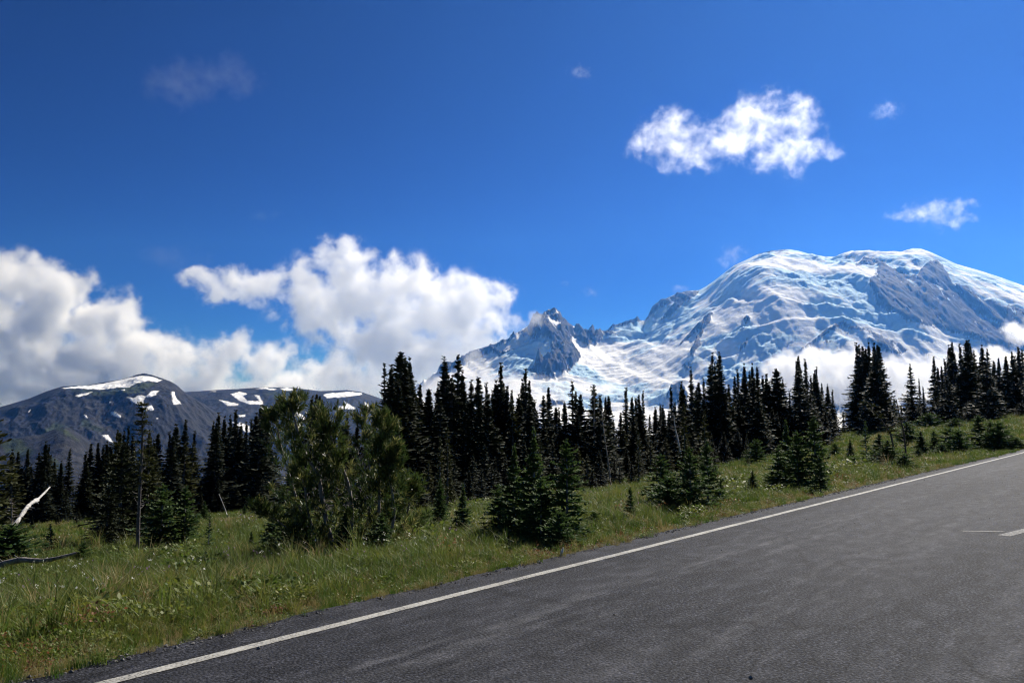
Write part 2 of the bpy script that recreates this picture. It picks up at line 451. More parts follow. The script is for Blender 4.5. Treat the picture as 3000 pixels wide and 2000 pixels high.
SKY_HUMP = [(-500, 1400), (-200, 1262), (0, 1192), (85, 1167), (136, 1146), (184, 1131), (258, 1128), (292, 1121), (357, 1111), (401, 1097), (422, 1093), (446, 1098), (483, 1111), (500, 1117), (517, 1127),
            (537, 1145), (578, 1172), (646, 1218), (720, 1280), (820, 1360), (950, 1440)]
SNOW_HUMP = [r1([(520, 405), (640, 388), (790, 378), (950, 350), (1180, 300), (1240, 296), (1310, 305), (1400, 335), (1350, 350), (1270, 340), (1190, 355), (1110, 395), (1000, 398), (860, 415), (700, 405)]),
             r1([(640, 470), (700, 450), (800, 433), (740, 462), (680, 475)]), r1([(1045, 415), (1075, 412), (1070, 424), (1045, 422)]),
             r1([(1090, 478), (1150, 488), (1200, 462), (1260, 470), (1300, 430), (1365, 422), (1340, 460), (1290, 478), (1250, 478), (1230, 520), (1250, 570), (1300, 550), (1330, 580), (1310, 600), (1280, 585), (1260, 602), (1200, 560), (1140, 520)]),
             r1([(1475, 435), (1505, 432), (1512, 480), (1560, 538), (1500, 545), (1480, 500)]), r1([(950, 602), (985, 605), (1045, 640), (1040, 658), (960, 632)]), r1([(722, 628), (745, 640), (752, 660), (735, 655)]),
             r1([(870, 802), (930, 805), (975, 870), (930, 855)]), r1([(243, 608), (258, 585), (262, 595), (250, 612)]), r1([(938, 515), (952, 520), (945, 535)]), r1([(1345, 660), (1358, 662), (1352, 672)])]
GREEN_HUMP = [r1([(330, 800), (480, 700), (560, 720), (680, 840), (560, 800)]), r1([(600, 420), (900, 430), (1250, 350), (1350, 365), (1200, 440), (900, 470)]), r1([(700, 660), (900, 760), (870, 790), (700, 720)])]
PALE_HUMP = [r1([(850, 480), (1080, 520), (1110, 700), (980, 880), (760, 920), (650, 760), (560, 620), (700, 520)]), r1([(450, 760), (620, 740), (820, 950), (760, 1100), (560, 1100)]), r1([(1330, 350), (1480, 370), (1560, 410), (1500, 420), (1380, 390)])]  # paler rubble, also painting the hump's sunlit zone into the rock colour
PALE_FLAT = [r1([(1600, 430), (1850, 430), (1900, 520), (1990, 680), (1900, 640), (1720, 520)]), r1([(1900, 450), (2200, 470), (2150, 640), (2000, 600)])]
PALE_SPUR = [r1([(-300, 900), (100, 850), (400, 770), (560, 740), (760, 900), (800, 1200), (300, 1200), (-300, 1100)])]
SKY_FLAT = [(380, 1165), (500, 1150), (578, 1146), (629, 1142), (697, 1139), (740, 1136), (778, 1134), (820, 1134), (860, 1136), (938, 1145), (980, 1144), (1016, 1142), (1060, 1148), (1101, 1162), (1180, 1190), (1300, 1235), (1500, 1300)]
SNOW_FLAT = [r1([(1800, 430), (1860, 428), (1850, 434)]), r1([(1985, 455), (2060, 430), (2130, 450), (2090, 470), (2130, 510), (2240, 515), (2190, 462), (2235, 465), (2270, 545), (2150, 540), (2060, 510)]), r1([(1875, 502), (1930, 512), (2055, 535), (2050, 550), (1960, 555), (1920, 525)]),
             r2([(145, 408), (230, 396), (330, 410), (300, 418), (210, 408)]), r2([(355, 405), (420, 400), (480, 412), (470, 425), (390, 420)]), r2([(725, 460), (760, 448), (950, 432), (1060, 445), (1060, 458), (900, 480), (760, 488)]),
             r1([(2050, 635), (2110, 628), (2115, 645), (2065, 652)]), r1([(1990, 690), (2060, 715), (2150, 730), (2150, 790), (2080, 750)]), r2([(0, 690), (90, 730), (80, 790), (0, 740)]),
             r2([(860, 560), (920, 545), (905, 512), (1000, 575), (990, 590), (930, 578), (870, 585)]), r2([(1070, 640), (1090, 600), (1085, 520), (1110, 540), (1140, 590), (1110, 630)]), r2([(495, 600), (520, 615), (580, 660), (560, 685), (500, 640)]), r2([(500, 540), (520, 540), (520, 600), (500, 590)])]
GREEN_FLAT = [r2([(240, 440), (450, 430), (620, 500), (350, 520)])]
SKY_SPUR = [(-500, 1330), (-100, 1300), (0, 1287), (60, 1281), (120, 1272), (165, 1254), (190, 1248), (222, 1262), (262, 1292), (300, 1330), (350, 1400), (420, 1500)]
GREEN_SPUR = [r1([(0, 880), (120, 830), (200, 850), (300, 960), (200, 1000), (60, 960)]), r1([(400, 950), (520, 1050), (560, 1130), (430, 1100)]), r1([(440, 745), (540, 735), (680, 850), (580, 800)])]
rock_haze_blue = [(0.3, (0.0045, 0.0055, 0.0085)), (0.5, (0.009, 0.011, 0.0155)), (0.72, (0.023, 0.024, 0.028))]  # dark rock with the blue of distance haze painted into its colour
M_hump = mountain_material('dark_scree', rock_haze_blue, green=(0.035, 0.05, 0.018), nscale=0.006)
rr = np.concatenate([np.linspace(0, 1, 230) ** 0.9, 1 + np.linspace(0.02, 1, 12)])
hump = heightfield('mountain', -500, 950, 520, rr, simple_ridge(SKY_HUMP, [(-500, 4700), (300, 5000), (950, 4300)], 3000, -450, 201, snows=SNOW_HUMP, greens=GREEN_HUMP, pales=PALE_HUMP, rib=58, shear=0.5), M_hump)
tag(hump, 'rounded dark scree mountain with scattered snow patches at the left', 'mountain', kind='structure')
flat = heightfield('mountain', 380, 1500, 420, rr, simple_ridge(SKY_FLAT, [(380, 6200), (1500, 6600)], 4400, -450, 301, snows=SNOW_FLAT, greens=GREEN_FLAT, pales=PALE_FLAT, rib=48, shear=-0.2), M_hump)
tag(flat, 'long flat-topped ridge with white snowfields behind the lone pine', 'mountain', kind='structure')
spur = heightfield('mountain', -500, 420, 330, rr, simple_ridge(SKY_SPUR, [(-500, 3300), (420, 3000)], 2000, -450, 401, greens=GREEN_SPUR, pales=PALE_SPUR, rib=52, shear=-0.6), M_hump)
tag(spur, 'low rubbly spur in front of the dark rounded mountain', 'mountain', kind='structure')
# ------------------------------------------------------------------ clouds: real volumes (voxel grids made in geometry nodes)
def cloud_material(name, density, color=(0.985, 0.99, 1.0), aniso=0.6):
    m = NT(name)
    v = m.n('ShaderNodeVolumePrincipled', {'Color': (*color, 1), 'Density': density, 'Anisotropy': aniso, 'Density Attribute': 'density'})
    m.link(v.outputs[0], m.out.inputs['Volume'])
    return m.mat

def cloud(label, blobs, Y, dens, feat=260.0, amp=1.0, res=150, depth=0.8, edge=2.2, seed=0.0, bias=0.0, grow=1.3):
    """blobs: (px, py, rx, ry) in photo pixels at distance Y, turned into ellipsoids in metres"""
    pts = []
    for (bx, by, rx, ry) in blobs:
        c = at(bx, by, Y)
        k = Y / FPX
        k = k * grow
        pts.append((c, rx * k, ry * k, depth * 0.5 * (rx + ry) * k))
    mn = Vector([min(p[0][i] - 1.25 * p[(1, 3, 2)[i]] for p in pts) for i in range(3)])
    mx = Vector([max(p[0][i] + 1.25 * p[(1, 3, 2)[i]] for p in pts) for i in range(3)])
    cen = (mn + mx) / 2
    size = mx - mn
    vox = max(size) / res
    ng = bpy.data.node_groups.new('cloud', 'GeometryNodeTree')
    ng.interface.new_socket('Geometry', in_out='OUTPUT', socket_type='NodeSocketGeometry')
    N = ng.nodes; L = ng.links
    out = N.new('NodeGroupOutput')
    pos = N.new('GeometryNodeInputPosition').outputs[0]
    def vm(op, a, b=None, s=None):
        n = N.new('ShaderNodeVectorMath'); n.operation = op
        for i, v in ((0, a), (1, b)):
            if v is None: continue
            if isinstance(v, bpy.types.NodeSocket): L.new(v, n.inputs[i])
            else: n.inputs[i].default_value = v
        if s is not None: n.inputs['Scale'].default_value = s
        return n
    def mt(op, a, b=0.0, clamp=False):
        n = N.new('ShaderNodeMath'); n.operation = op; n.use_clamp = clamp
        for i, v in ((0, a), (1, b)):
            if isinstance(v, bpy.types.NodeSocket): L.new(v, n.inputs[i])
            else: n.inputs[i].default_value = v
        return n.outputs[0]
    off = vm('ADD', pos, (seed * 1317.0, seed * 733.0, seed * 391.0)).outputs[0]
    wn = N.new('ShaderNodeTexNoise'); wn.inputs['Scale'].default_value = 0.6 / feat; wn.inputs['Detail'].default_value = 3
    L.new(off, wn.inputs['Vector'])
    wv = vm('SUBTRACT', wn.outputs['Color'], (0.5, 0.5, 0.5)).outputs[0]
    wv = vm('SCALE', wv, s=feat * 1.3).outputs[0]
    pw = vm('ADD', pos, wv).outputs[0]
    f = None
    for (c, rx, rz, ry) in pts:
        d = vm('SUBTRACT', pw, tuple(c - cen)).outputs[0]
        d = vm('MULTIPLY', d, (1 / rx, 1 / ry, 1 / rz)).outputs[0]
        ln = vm('LENGTH', d).outputs['Value']
        v = mt('SUBTRACT', 1.0, ln)
        f = v if f is None else mt('MAXIMUM', f, v)
    n1 = N.new('ShaderNodeTexNoise'); n1.inputs['Scale'].default_value = 1.0 / feat; n1.inputs['Detail'].default_value = 10; n1.inputs['Roughness'].default_value = 0.72
    n1.inputs['Distortion'].default_value = 0.25
    L.new(off, n1.inputs['Vector'])
    nn = mt('MULTIPLY', mt('SUBTRACT', n1.outputs[0], 0.5 + bias), 4.2 * amp)
    dsum = mt('ADD', mt('SUBTRACT', mt('MULTIPLY', mt('MINIMUM', f, 0.6), 1.5), 0.22), nn)
    dd = mt('POWER', mt('MULTIPLY', dsum, edge * 0.6, True), 1.8)
    inside = mt('GREATER_THAN', f, 0.0)
    fade = mt('MULTIPLY', f, 6.0, True)
    dd = mt('MULTIPLY', mt('MULTIPLY', dd, inside), fade)
    vc = N.new('GeometryNodeVolumeCube')
    L.new(dd, vc.inputs['Density'])
    vc.inputs['Min'].default_value = mn - cen; vc.inputs['Max'].default_value = mx - cen
    for a, s_ in zip('XYZ', size): vc.inputs['Resolution ' + a].default_value = max(8, int(s_ / vox))
    sm = N.new('GeometryNodeSetMaterial'); sm.inputs['Material'].default_value = cloud_material('cloud_vapour', dens)
    L.new(vc.outputs[0], sm.inputs[0]); L.new(sm.outputs[0], out.inputs[0])
    me = bpy.data.meshes.new('cloud')
    o = bpy.data.objects.new('cloud', me)
    col.objects.link(o); o.location = cen
    mod = o.modifiers.new('vapour', 'NODES'); mod.node_group = ng
    tag(o, label, 'cloud', kind='stuff')
    return o

K = 1.2755
def kk(l): return [tuple(v * K for v in b) for b in l]
cloud('tall grey-white cloud bank rising at the left edge behind the dark mountain',
      kk([(20, 640, 110, 75), (120, 680, 130, 90), (60, 780, 150, 110), (230, 740, 130, 90), (330, 800, 110, 75), (200, 850, 260, 90), (-120, 720, 200, 160), (440, 845, 120, 62), (520, 805, 70, 60), (600, 850, 90, 50), (545, 770, 40, 32), (640, 825, 60, 50), (-60, 860, 200, 80), (420, 880, 200, 50), (620, 890, 180, 45), (100, 900, 250, 50)]),
      16700, 0.0090, feat=520, res=300, seed=1.0, depth=0.55, amp=1.1, grow=1.10)
cloud('broad billowing white cloud above the flat-topped ridge',
      kk([(780, 680, 170, 110), (900, 680, 160, 100), (1010, 720, 150, 110), (1100, 680, 90, 60), (700, 650, 90, 60), (790, 590, 90, 50), (560, 660, 120, 45), (480, 645, 70, 35), (880, 800, 190, 90), (1000, 830, 170, 90), (1080, 800, 110, 90), (820, 870, 170, 60), (1120, 750, 70, 60)]),
      16200, 0.0065, feat=480, res=300, seed=2.0, depth=0.5, amp=1.15, grow=1.18)
cloud('bright ragged white cloud high to the right of centre',
      kk([(1500, 330, 60, 60), (1560, 290, 70, 40), (1590, 350, 100, 50), (1680, 320, 110, 60), (1760, 280, 110, 70), (1820, 250, 50, 50), (1800, 340, 110, 60), (1870, 340, 60, 40), (1540, 375, 60, 35)]),
      15800, 0.0032, feat=460, res=320, seed=3.3, amp=1.25, bias=0.045, edge=1.4)
cloud('small wispy cloud above the snowy summit', kk([(2150, 485, 80, 30), (2100, 495, 70, 16), (2190, 500, 50, 32), (2210, 470, 40, 20)]), 15800, 0.0016, feat=220, res=130, seed=4.1, amp=1.3, bias=0.05, edge=1.5)
cloud('tiny cloud puff high above the snowy dome', kk([(2040, 252, 36, 22), (2020, 265, 25, 14)]), 15800, 0.0012, feat=150, res=90, seed=5.7, amp=1.3, bias=0.05, edge=1.4)
cloud('faint scrap of cloud at the top centre of the sky', kk([(1330, 166, 32, 18)]), 15800, 0.0009, feat=130, res=90, seed=6.2, amp=1.3, bias=0.05, edge=1.4)
cloud('tiny scrap of cloud above the jagged rock peak', kk([(1357, 670, 26, 13), (1297, 650, 12, 9)]), 15800, 0.0009, feat=120, res=90, seed=7.2, amp=1.3, bias=0.03, edge=1.4)
cloud('thin cloud clinging to the left shoulder of the snowy dome', kk([(1690, 585, 38, 28), (1665, 600, 20, 20), (1565, 662, 26, 12)]), 15800, 0.0012, feat=170, res=100, seed=8.4, amp=1.3, bias=0.05, edge=1.4)
cloud('barely visible wisp of cloud in the dark upper left sky', kk([(430, 190, 90, 60), (540, 170, 70, 50), (400, 590, 80, 30), (610, 495, 40, 20)]), 16000, 0.00009, feat=420, res=110, seed=9.4, amp=1.1)
cloud('dense white fog bank lying across the foot of the glacier',
      [(2330, 1100, 100, 60), (2400, 1075, 100, 50), (2480, 1090, 110, 65), (2300, 1140, 100, 40), (2600, 1100, 90, 55), (2690, 1100, 100, 55), (2420, 1130, 180, 50), (2640, 1140, 140, 40), (2820, 1090, 110, 45), (2900, 1085, 90, 60), (2980, 1090, 90, 50)],
      6800, 0.020, feat=150, res=280, seed=11.0, depth=0.35, bias=-0.08, amp=0.9)
cloud('thin fog strip under the jagged rock peak',
      [(1400, 1130, 90, 60), (1390, 1080, 60, 50), (1500, 1130, 110, 36), (1620, 1135, 120, 26), (1740, 1140, 110, 22), (1840, 1150, 60, 14), (1300, 1150, 120, 60), (1560, 1160, 160, 18)],
      7300, 0.0045, feat=170, res=280, seed=12.0, depth=0.6)
cloud('small bright cloud puff before the dark rock face at the right edge', [(2975, 970, 42, 32), (3010, 980, 50, 40), (3060, 960, 60, 50)], 6800, 0.012, feat=110, res=100, seed=13.0)
cloud('veil of mist across the jagged rock peak', [(1575, 940, 38, 26), (1545, 955, 30, 20), (1510, 940, 30, 30), (1395, 1040, 26, 30)], 9300, 0.0035, feat=130, res=100, seed=14.0)
# ------------------------------------------------------------------ the air between here and the mountains
def haze():
    x0, x1, y0, y1, z0, z1 = -9500.0, 15500.0, -3000.0, 14600.0, -660.0, 3300.0
    v = [(x, y, z) for z in (z0, z1) for y in (y0, y1) for x in (x0, x1)]
    f = [(0, 2, 3, 1), (4, 5, 7, 6), (0, 1, 5, 4), (2, 6, 7, 3), (0, 4, 6, 2), (1, 3, 7, 5)]
    m = NT('pale_air')
    p = m.n('ShaderNodeVolumePrincipled', {'Color': (0.10, 0.35, 1.0, 1), 'Density': HAZE, 'Anisotropy': 0.5, 'Absorption Color': (1, 1, 1, 1)})
    m.link(p.outputs[0], m.out.inputs['Volume'])
    o = add_np_mesh('haze', np.array(v), np.array(f), m.mat)
    tag(o, 'pale blue air between the meadow and the mountains', 'haze', kind='stuff')
HAZE = 0.000027
haze()
# ------------------------------------------------------------------ ground sheet
def ground():
    xs = np.concatenate([-np.geomspace(60, 16000, 60)[::-1], np.linspace(-58, 118, 300), np.geomspace(120, 22000, 70)])
    ys = np.concatenate([-np.geomspace(20, 6000, 25)[::-1], np.linspace(-18, 120, 260), np.geomspace(121, 24000, 110)])
    X, Y = np.meshgrid(xs, ys)
    Z = ground_z(X, Y)
    t, s = ts(X, Y)
    Z = Z - 0.06 * (s < S_EDGE + 0.1)                   # road bed under the asphalt sheet
    v = np.stack([X, Y, Z], -1).reshape(-1, 3)
    m = NT('meadow_soil')
    pos = m.n('ShaderNodeNewGeometry').outputs['Position']
    a = m.n('ShaderNodeTexNoise', {'Vector': pos, 'Scale': 0.12, 'Detail': 5.0, 'Roughness': 0.6}).outputs[0]
    b = m.n('ShaderNodeTexNoise', {'Vector': pos, 'Scale': 2.5, 'Detail': 6.0, 'Roughness': 0.7}).outputs[0]
    c = m.ramp(a, [(0.35, (0.028, 0.045, 0.010)), (0.5, (0.045, 0.060, 0.015)), (0.62, (0.075, 0.065, 0.028))])
    c = m.mix(m.math('MULTIPLY', b, 0.6), c, (0.020, 0.026, 0.008))
    verge = m.ramp(m.attr('verge'), [(0.0, (0, 0, 0)), (1.0, (1, 1, 1))])
    gravel = m.ramp(m.n('ShaderNodeTexNoise', {'Vector': pos, 'Scale': 22.0, 'Detail': 5.0, 'Roughness': 0.8}).outputs[0], [(0.35, (0.022, 0.020, 0.018)), (0.65, (0.075, 0.068, 0.06))])
    c = m.mix(verge, c, gravel)
    valley = m.attr('valley')
    c = m.mix(valley, c, (0.012, 0.020, 0.012))
    bump = m.n('ShaderNodeBump', {'Height': b, 'Strength': 0.8, 'Distance': 0.12})
    m.principled(c, 0.95, 0.1, bump.outputs[0])
    rr_ = np.hypot(X, Y)
    o = add_np_mesh('ground', v, grid_faces(len(ys), len(xs)), m.mat, True,
                    attrs={'verge': (1 - sstep(0.0, 0.55, s - S_EDGE)).ravel(), 'valley': sstep(160, 260, rr_).ravel()})
    tag(o, 'grassy mountainside falling away from the road', kind='structure')
ground()

# ------------------------------------------------------------------ road: local x runs along the road, local y away from the camera
ROAD_ROT = math.atan2(RD[1], RD[0])
def road_point(t, s, dz=0.0):
    x = t * RD[0] + s * RN[0]; y = t * RD[1] + s * RN[1]
    return np.stack([x, y, ground_z_road(t, s) + dz], -1)
def ground_z_road(t, s):
    x = t * RD[0] + s * RN[0]; y = t * RD[1] + s * RN[1]
    return 0.04 * (np.sqrt((np.maximum(t - 45, 0)) ** 2 + 100) - 10) + 0 * s
def road_sheet(name, t, s_lo, s_hi, ns, dz, mat, edge=None):
    """strip between s_lo and s_hi (arrays over t), as local coordinates of an object turned along the road"""
    k = np.linspace(0, 1, ns)
    T = t[:, None].repeat(ns, 1)
    S = s_lo[:, None] * (1 - k) + s_hi[:, None] * k
    Z = ground_z_road(T, S) + dz
    v = np.stack([T, S, Z], -1).reshape(-1, 3)
    o = add_np_mesh(name, v, grid_faces(len(t), ns)[:, ::-1], mat, True)
    o.rotation_euler = (0, 0, ROAD_ROT)
    return o

def asphalt():
    m = NT('worn_asphalt')
    tc = m.n('ShaderNodeTexCoord').outputs['Object']
    fine = m.n('ShaderNodeTexNoise', {'Vector': tc, 'Scale': 42.0, 'Detail': 4.0, 'Roughness': 0.75}).outputs[0]
    vor = m.n('ShaderNodeTexVoronoi', {'Vector': tc, 'Scale': 48.0}).outputs['Distance']
    st = m.n('ShaderNodeMapping', {'Vector': tc, 'Scale': (0.10, 0.9, 1.0)}).outputs[0]
    streak = m.n('ShaderNodeTexNoise', {'Vector': st, 'Scale': 1.1, 'Detail': 8.0, 'Roughness': 0.70}).outputs[0]
    blotch = m.n('ShaderNodeTexNoise', {'Vector': tc, 'Scale': 0.55, 'Detail': 6.0, 'Roughness': 0.65}).outputs[0]
    base = m.ramp(fine, [(0.36, (0.003, 0.003, 0.004)), (0.5, (0.0095, 0.0100, 0.0125)), (0.64, (0.056, 0.058, 0.068))])
    base = m.mix(m.ramp(vor, [(0.0, (1, 1, 1)), (0.35, (0, 0, 0))]), base, (0.025, 0.0255, 0.029))
    worn = m.ramp(streak, [(0.42, (0, 0, 0)), (0.70, (0.9, 0.9, 0.9))])
    c = m.mix(worn, base, (0.044, 0.045, 0.050))
    c = m.mix(m.ramp(blotch, [(0.35, (0.35, 0.35, 0.35)), (0.6, (0, 0, 0))]), c, (0.017, 0.017, 0.019))
    mott = m.n('ShaderNodeTexNoise', {'Vector': tc, 'Scale': 7.0, 'Detail': 6.0, 'Roughness': 0.75}).outputs[0]
    SEAM = 0.75
    # scuffed pale wheel lines and one dark paving seam, along the road
    sep = m.n('ShaderNodeSeparateXYZ', {'Vector': tc})
    wob = m.n('ShaderNodeTexNoise', {'Vector': m.n('ShaderNodeMapping', {'Vector': tc, 'Scale': (0.22, 0.22, 0.0)}).outputs[0], 'Scale': 1.0, 'Detail': 3.0}).outputs[0]
    yy = m.math('ADD', sep.outputs['Y'], m.math('MULTIPLY', m.math('SUBTRACT', wob, 0.5), 0.5))
    def band(y0, wid):
        d = m.math('ABSOLUTE', m.math('SUBTRACT', yy, y0))
        return m.math('SUBTRACT', 1.0, m.math('DIVIDE', d, wid), True)
    brk = m.n('ShaderNodeTexNoise', {'Vector': m.n('ShaderNodeMapping', {'Vector': tc, 'Scale': (0.55, 5.0, 0.0)}).outputs[0], 'Scale': 1.0, 'Detail': 6.0, 'Roughness': 0.7}).outputs[0]
    brk = m.ramp(brk, [(0.46, (0, 0, 0)), (0.62, (1, 1, 1))])
    for y0, wid, k in ((4.05, 0.28, 0.55), (3.72, 0.16, 0.35), (2.6, 0.7, 0.30), (0.9, 0.7, 0.26), (-0.6, 0.6, 0.25)):
        c = m.mix(m.math('MULTIPLY', m.math('MULTIPLY', band(y0, wid), brk), k), c, (0.075, 0.075, 0.078))
    c = m.mix(m.math('MULTIPLY', band(SEAM, 0.09), m.math('ADD', m.math('MULTIPLY', mott, 2.4), -0.45, True)), c, (0.008, 0.008, 0.009))
    mot = m.n('ShaderNodeTexNoise', {'Vector': m.n('ShaderNodeMapping', {'Vector': tc, 'Scale': (0.5, 1.0, 1.0)}).outputs[0], 'Scale': 5.0, 'Detail': 7.0, 'Roughness': 0.75}).outputs[0]
    c = m.mix(0.75, c, m.ramp(mot, [(0.34, (0.55, 0.56, 0.60)), (0.5, (1.2, 1.22, 1.30)), (0.66, (2.5, 2.5, 2.6))]), 'MULTIPLY')
    # crack network, only here and there
    cw = m.n('ShaderNodeTexNoise', {'Vector': tc, 'Scale': 1.3, 'Detail': 5.0})
    cp = m.n('ShaderNodeVectorMath', {0: m.n('ShaderNodeMapping', {'Vector': tc, 'Scale': (0.35, 0.8, 1.0)}).outputs[0], 1: m.n('ShaderNodeVectorMath', {0: cw.outputs['Color'], 'Scale': 0.55}, operation='SCALE').outputs[0]}, operation='ADD').outputs[0]
    ce = m.n('ShaderNodeTexVoronoi', {'Vector': cp, 'Scale': 0.9}, feature='DISTANCE_TO_EDGE').outputs['Distance']
    crack = m.math('MULTIPLY', m.ramp(ce, [(0.0, (1, 1, 1)), (0.022, (0, 0, 0))]), m.ramp(blotch, [(0.40, (0, 0, 0)), (0.52, (0.9, 0.9, 0.9))]))
    c = m.mix(m.math('MULTIPLY', crack, 0.6), c, (0.004, 0.004, 0.005))
    # loose pale grit
    grit = m.n('ShaderNodeTexVoronoi', {'Vector': tc, 'Scale': 14.0})
    gm_ = m.math('MULTIPLY', m.ramp(grit.outputs['Distance'], [(0.0, (1, 1, 1)), (0.14, (0, 0, 0))], 'CONSTANT'), m.ramp(grit.outputs['Color'], [(0.0, (0, 0, 0)), (0.86, (1, 1, 1))], 'CONSTANT'))
    c = m.mix(m.math('MULTIPLY', gm_, 0.6), c, (0.16, 0.155, 0.15))
    h = m.math('ADD', m.math('MULTIPLY', fine, 1.0), m.math('MULTIPLY', vor, -0.8))
    bump = m.n('ShaderNodeBump', {'Height': h, 'Strength': 0.8, 'Distance': 0.014})
    rough = m.ramp(fine, [(0.3, (0.85, 0.85, 0.85)), (0.7, (0.62, 0.62, 0.62))])
    m.principled(c, rough, 0.09, bump.outputs[0])
    t = np.concatenate([np.linspace(-60, -6, 60), np.linspace(-5.9, 45, 1300), np.linspace(45.3, 160, 200)])
    edge = S_EDGE + 0.17 * fbm(t / 1.7, t * 0, 5, 3) + 0.07 * fbm(t / 0.25, t * 0, 3, 8)
    o = road_sheet('road', t, np.full_like(t, -12.0), edge, 12, 0.0, m.mat)
    tag(o, 'grey worn asphalt road climbing to the right', kind='structure')

    # painted edge line, worn at its rims
    p = NT('worn_white_paint')
    tc = p.n('ShaderNodeTexCoord').outputs['Object']
    n = p.n('ShaderNodeTexNoise', {'Vector': tc, 'Scale': 60.0, 'Detail': 4.0, 'Roughness': 0.75}).outputs[0]
    n2 = p.n('ShaderNodeTexNoise', {'Vector': tc, 'Scale': 3.0, 'Detail': 4.0}).outputs[0]
    k = p.math('ADD', n, p.math('MULTIPLY', p.math('SUBTRACT', n2, 0.5), 0.35))
    c = p.ramp(k, [(0.34, (0.03, 0.03, 0.032)), (0.43, (0.20, 0.195, 0.18)), (0.62, (0.41, 0.40, 0.365))])
    p.principled(c, 0.7, 0.25)
    t = np.concatenate([np.linspace(-30, 45, 1600), np.linspace(45.3, 150, 200)])
    wv = 0.012 * fbm(t / 2.5, t * 0, 3, 33)
    lo = S_LINE - 0.050 + wv + 0.006 * fbm(t / .06, t * 0, 2, 35); hi = S_LINE + 0.050 + wv + 0.006 * fbm(t / .06, t * 0 + 9, 2, 36)
    o = road_sheet('road_marking', t, lo, hi, 2, 0.004, p.mat)
    tag(o, 'long white edge line along the far side of the road', kind='structure')
    q = NT('faded_white_paint')
    tc = q.n('ShaderNodeTexCoord').outputs['Object']
    n = q.n('ShaderNodeTexNoise', {'Vector': tc, 'Scale': 34.0, 'Detail': 5.0, 'Roughness': 0.8}).outputs[0]
    q.principled(q.ramp(n, [(0.40, (0.03, 0.03, 0.032)), (0.52, (0.16, 0.16, 0.16)), (0.66, (0.36, 0.355, 0.34))]), 0.8, 0.2)
    # thin faded white bar and thick stroke at the right edge of the picture
    def mark(name, pa, pb, w, label):
        a = ground_flat(*pa); b = ground_flat(*pb)
        ta, sa = ts(a[0], a[1]); tb, sb = ts(b[0], b[1])
        d = np.array([tb - ta, sb - sa]); L_ = np.linalg.norm(d); d /= L_; nrm = np.array([-d[1], d[0]]) * w / 2
        k = np.linspace(0, 1, 40)
        P = np.array([ta, sa])[None] + k[:, None] * d[None] * L_
        j = 0.12 * w * fbm(k * 40, k * 0, 3, 77)[:, None]
        v = np.concatenate([P - nrm * (1 + j / w), P + nrm * (1 + j / w)])
        v = np.concatenate([v, np.full((80, 1), 0.004)], 1)
        i = np.arange(39)
        o = add_np_mesh(name, v, np.stack([i, i + 1, i + 41, i + 40], 1), q.mat)
        o.rotation_euler = (0, 0, ROAD_ROT)
        tag(o, label, kind='structure')
    mark('road_marking', (2818, 1555), (2944, 1557), 0.09, 'thin faded white bar painted on the road at the right')
    mark('road_marking', (2940, 1569), (3120, 1524), 0.16, 'thick faded white stroke painted on the road at the right edge')
def ground_flat(px, py):
    a, b = ray(px, py); Y = -CAM_H / b
    return a * Y, Y
asphalt()
# ------------------------------------------------------------------ materials for plants
def foliage_material(name, dark, light, tipc, transl=0.25, rough=0.75):
    m = NT(name)
    rnd = m.n('ShaderNodeObjectInfo').outputs['Random']
    pos = m.n('ShaderNodeNewGeometry').outputs['Position']
    n = m.n('ShaderNodeTexNoise', {'Vector': pos, 'Scale': 1.3, 'Detail': 3.0}).outputs[0]
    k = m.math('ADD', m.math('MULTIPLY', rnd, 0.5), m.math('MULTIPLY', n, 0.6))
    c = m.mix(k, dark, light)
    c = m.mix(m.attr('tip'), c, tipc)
    d = m.n('ShaderNodeBsdfPrincipled', {'Base Color': c, 'Roughness': rough, 'Specular IOR Level': 0.25})
    t = m.n('ShaderNodeBsdfTranslucent', {'Color': c})
    mx = m.n('ShaderNodeMixShader', {'Fac': transl, 1: d.outputs[0], 2: t.outputs[0]})
    m.link(mx.outputs[0], m.out.inputs['Surface'])
    return m.mat

def bark_material(name, a, b, scale=18.0):
    m = NT(name)
    tc = m.n('ShaderNodeTexCoord').outputs['Object']
    mp = m.n('ShaderNodeMapping', {'Vector': tc, 'Scale': (1, 1, 0.25)}).outputs[0]
    n = m.n('ShaderNodeTexNoise', {'Vector': mp, 'Scale': scale, 'Detail': 6.0, 'Roughness': 0.7}).outputs[0]
    c = m.ramp(n, [(0.35, a), (0.65, b)])
    bump = m.n('ShaderNodeBump', {'Height': n, 'Strength': 0.7, 'Distance': 0.02})
    m.principled(c, 0.85, 0.2, bump.outputs[0])
    return m.mat

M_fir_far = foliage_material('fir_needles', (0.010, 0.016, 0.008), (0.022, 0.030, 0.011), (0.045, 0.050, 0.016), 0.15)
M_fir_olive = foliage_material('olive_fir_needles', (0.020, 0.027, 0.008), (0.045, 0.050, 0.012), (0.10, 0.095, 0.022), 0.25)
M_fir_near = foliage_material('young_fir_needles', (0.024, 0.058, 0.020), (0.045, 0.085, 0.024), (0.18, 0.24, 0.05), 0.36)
M_pine = foliage_material('pine_needles', (0.024, 0.050, 0.013), (0.048, 0.076, 0.017), (0.38, 0.35, 0.12), 0.38, 0.35)  # the bright tip colour paints sunlit highlights onto some tufts
M_bark = bark_material('fir_bark', (0.035, 0.030, 0.026), (0.12, 0.105, 0.095))
M_bark_pale = bark_material('pale_bark', (0.09, 0.08, 0.075), (0.32, 0.29, 0.27))
M_dead = bark_material('bleached_wood', (0.25, 0.24, 0.23), (0.66, 0.64, 0.61), 9.0)
M_dead_dim = bark_material('weathered_wood', (0.10, 0.09, 0.085), (0.34, 0.31, 0.29), 12.0)

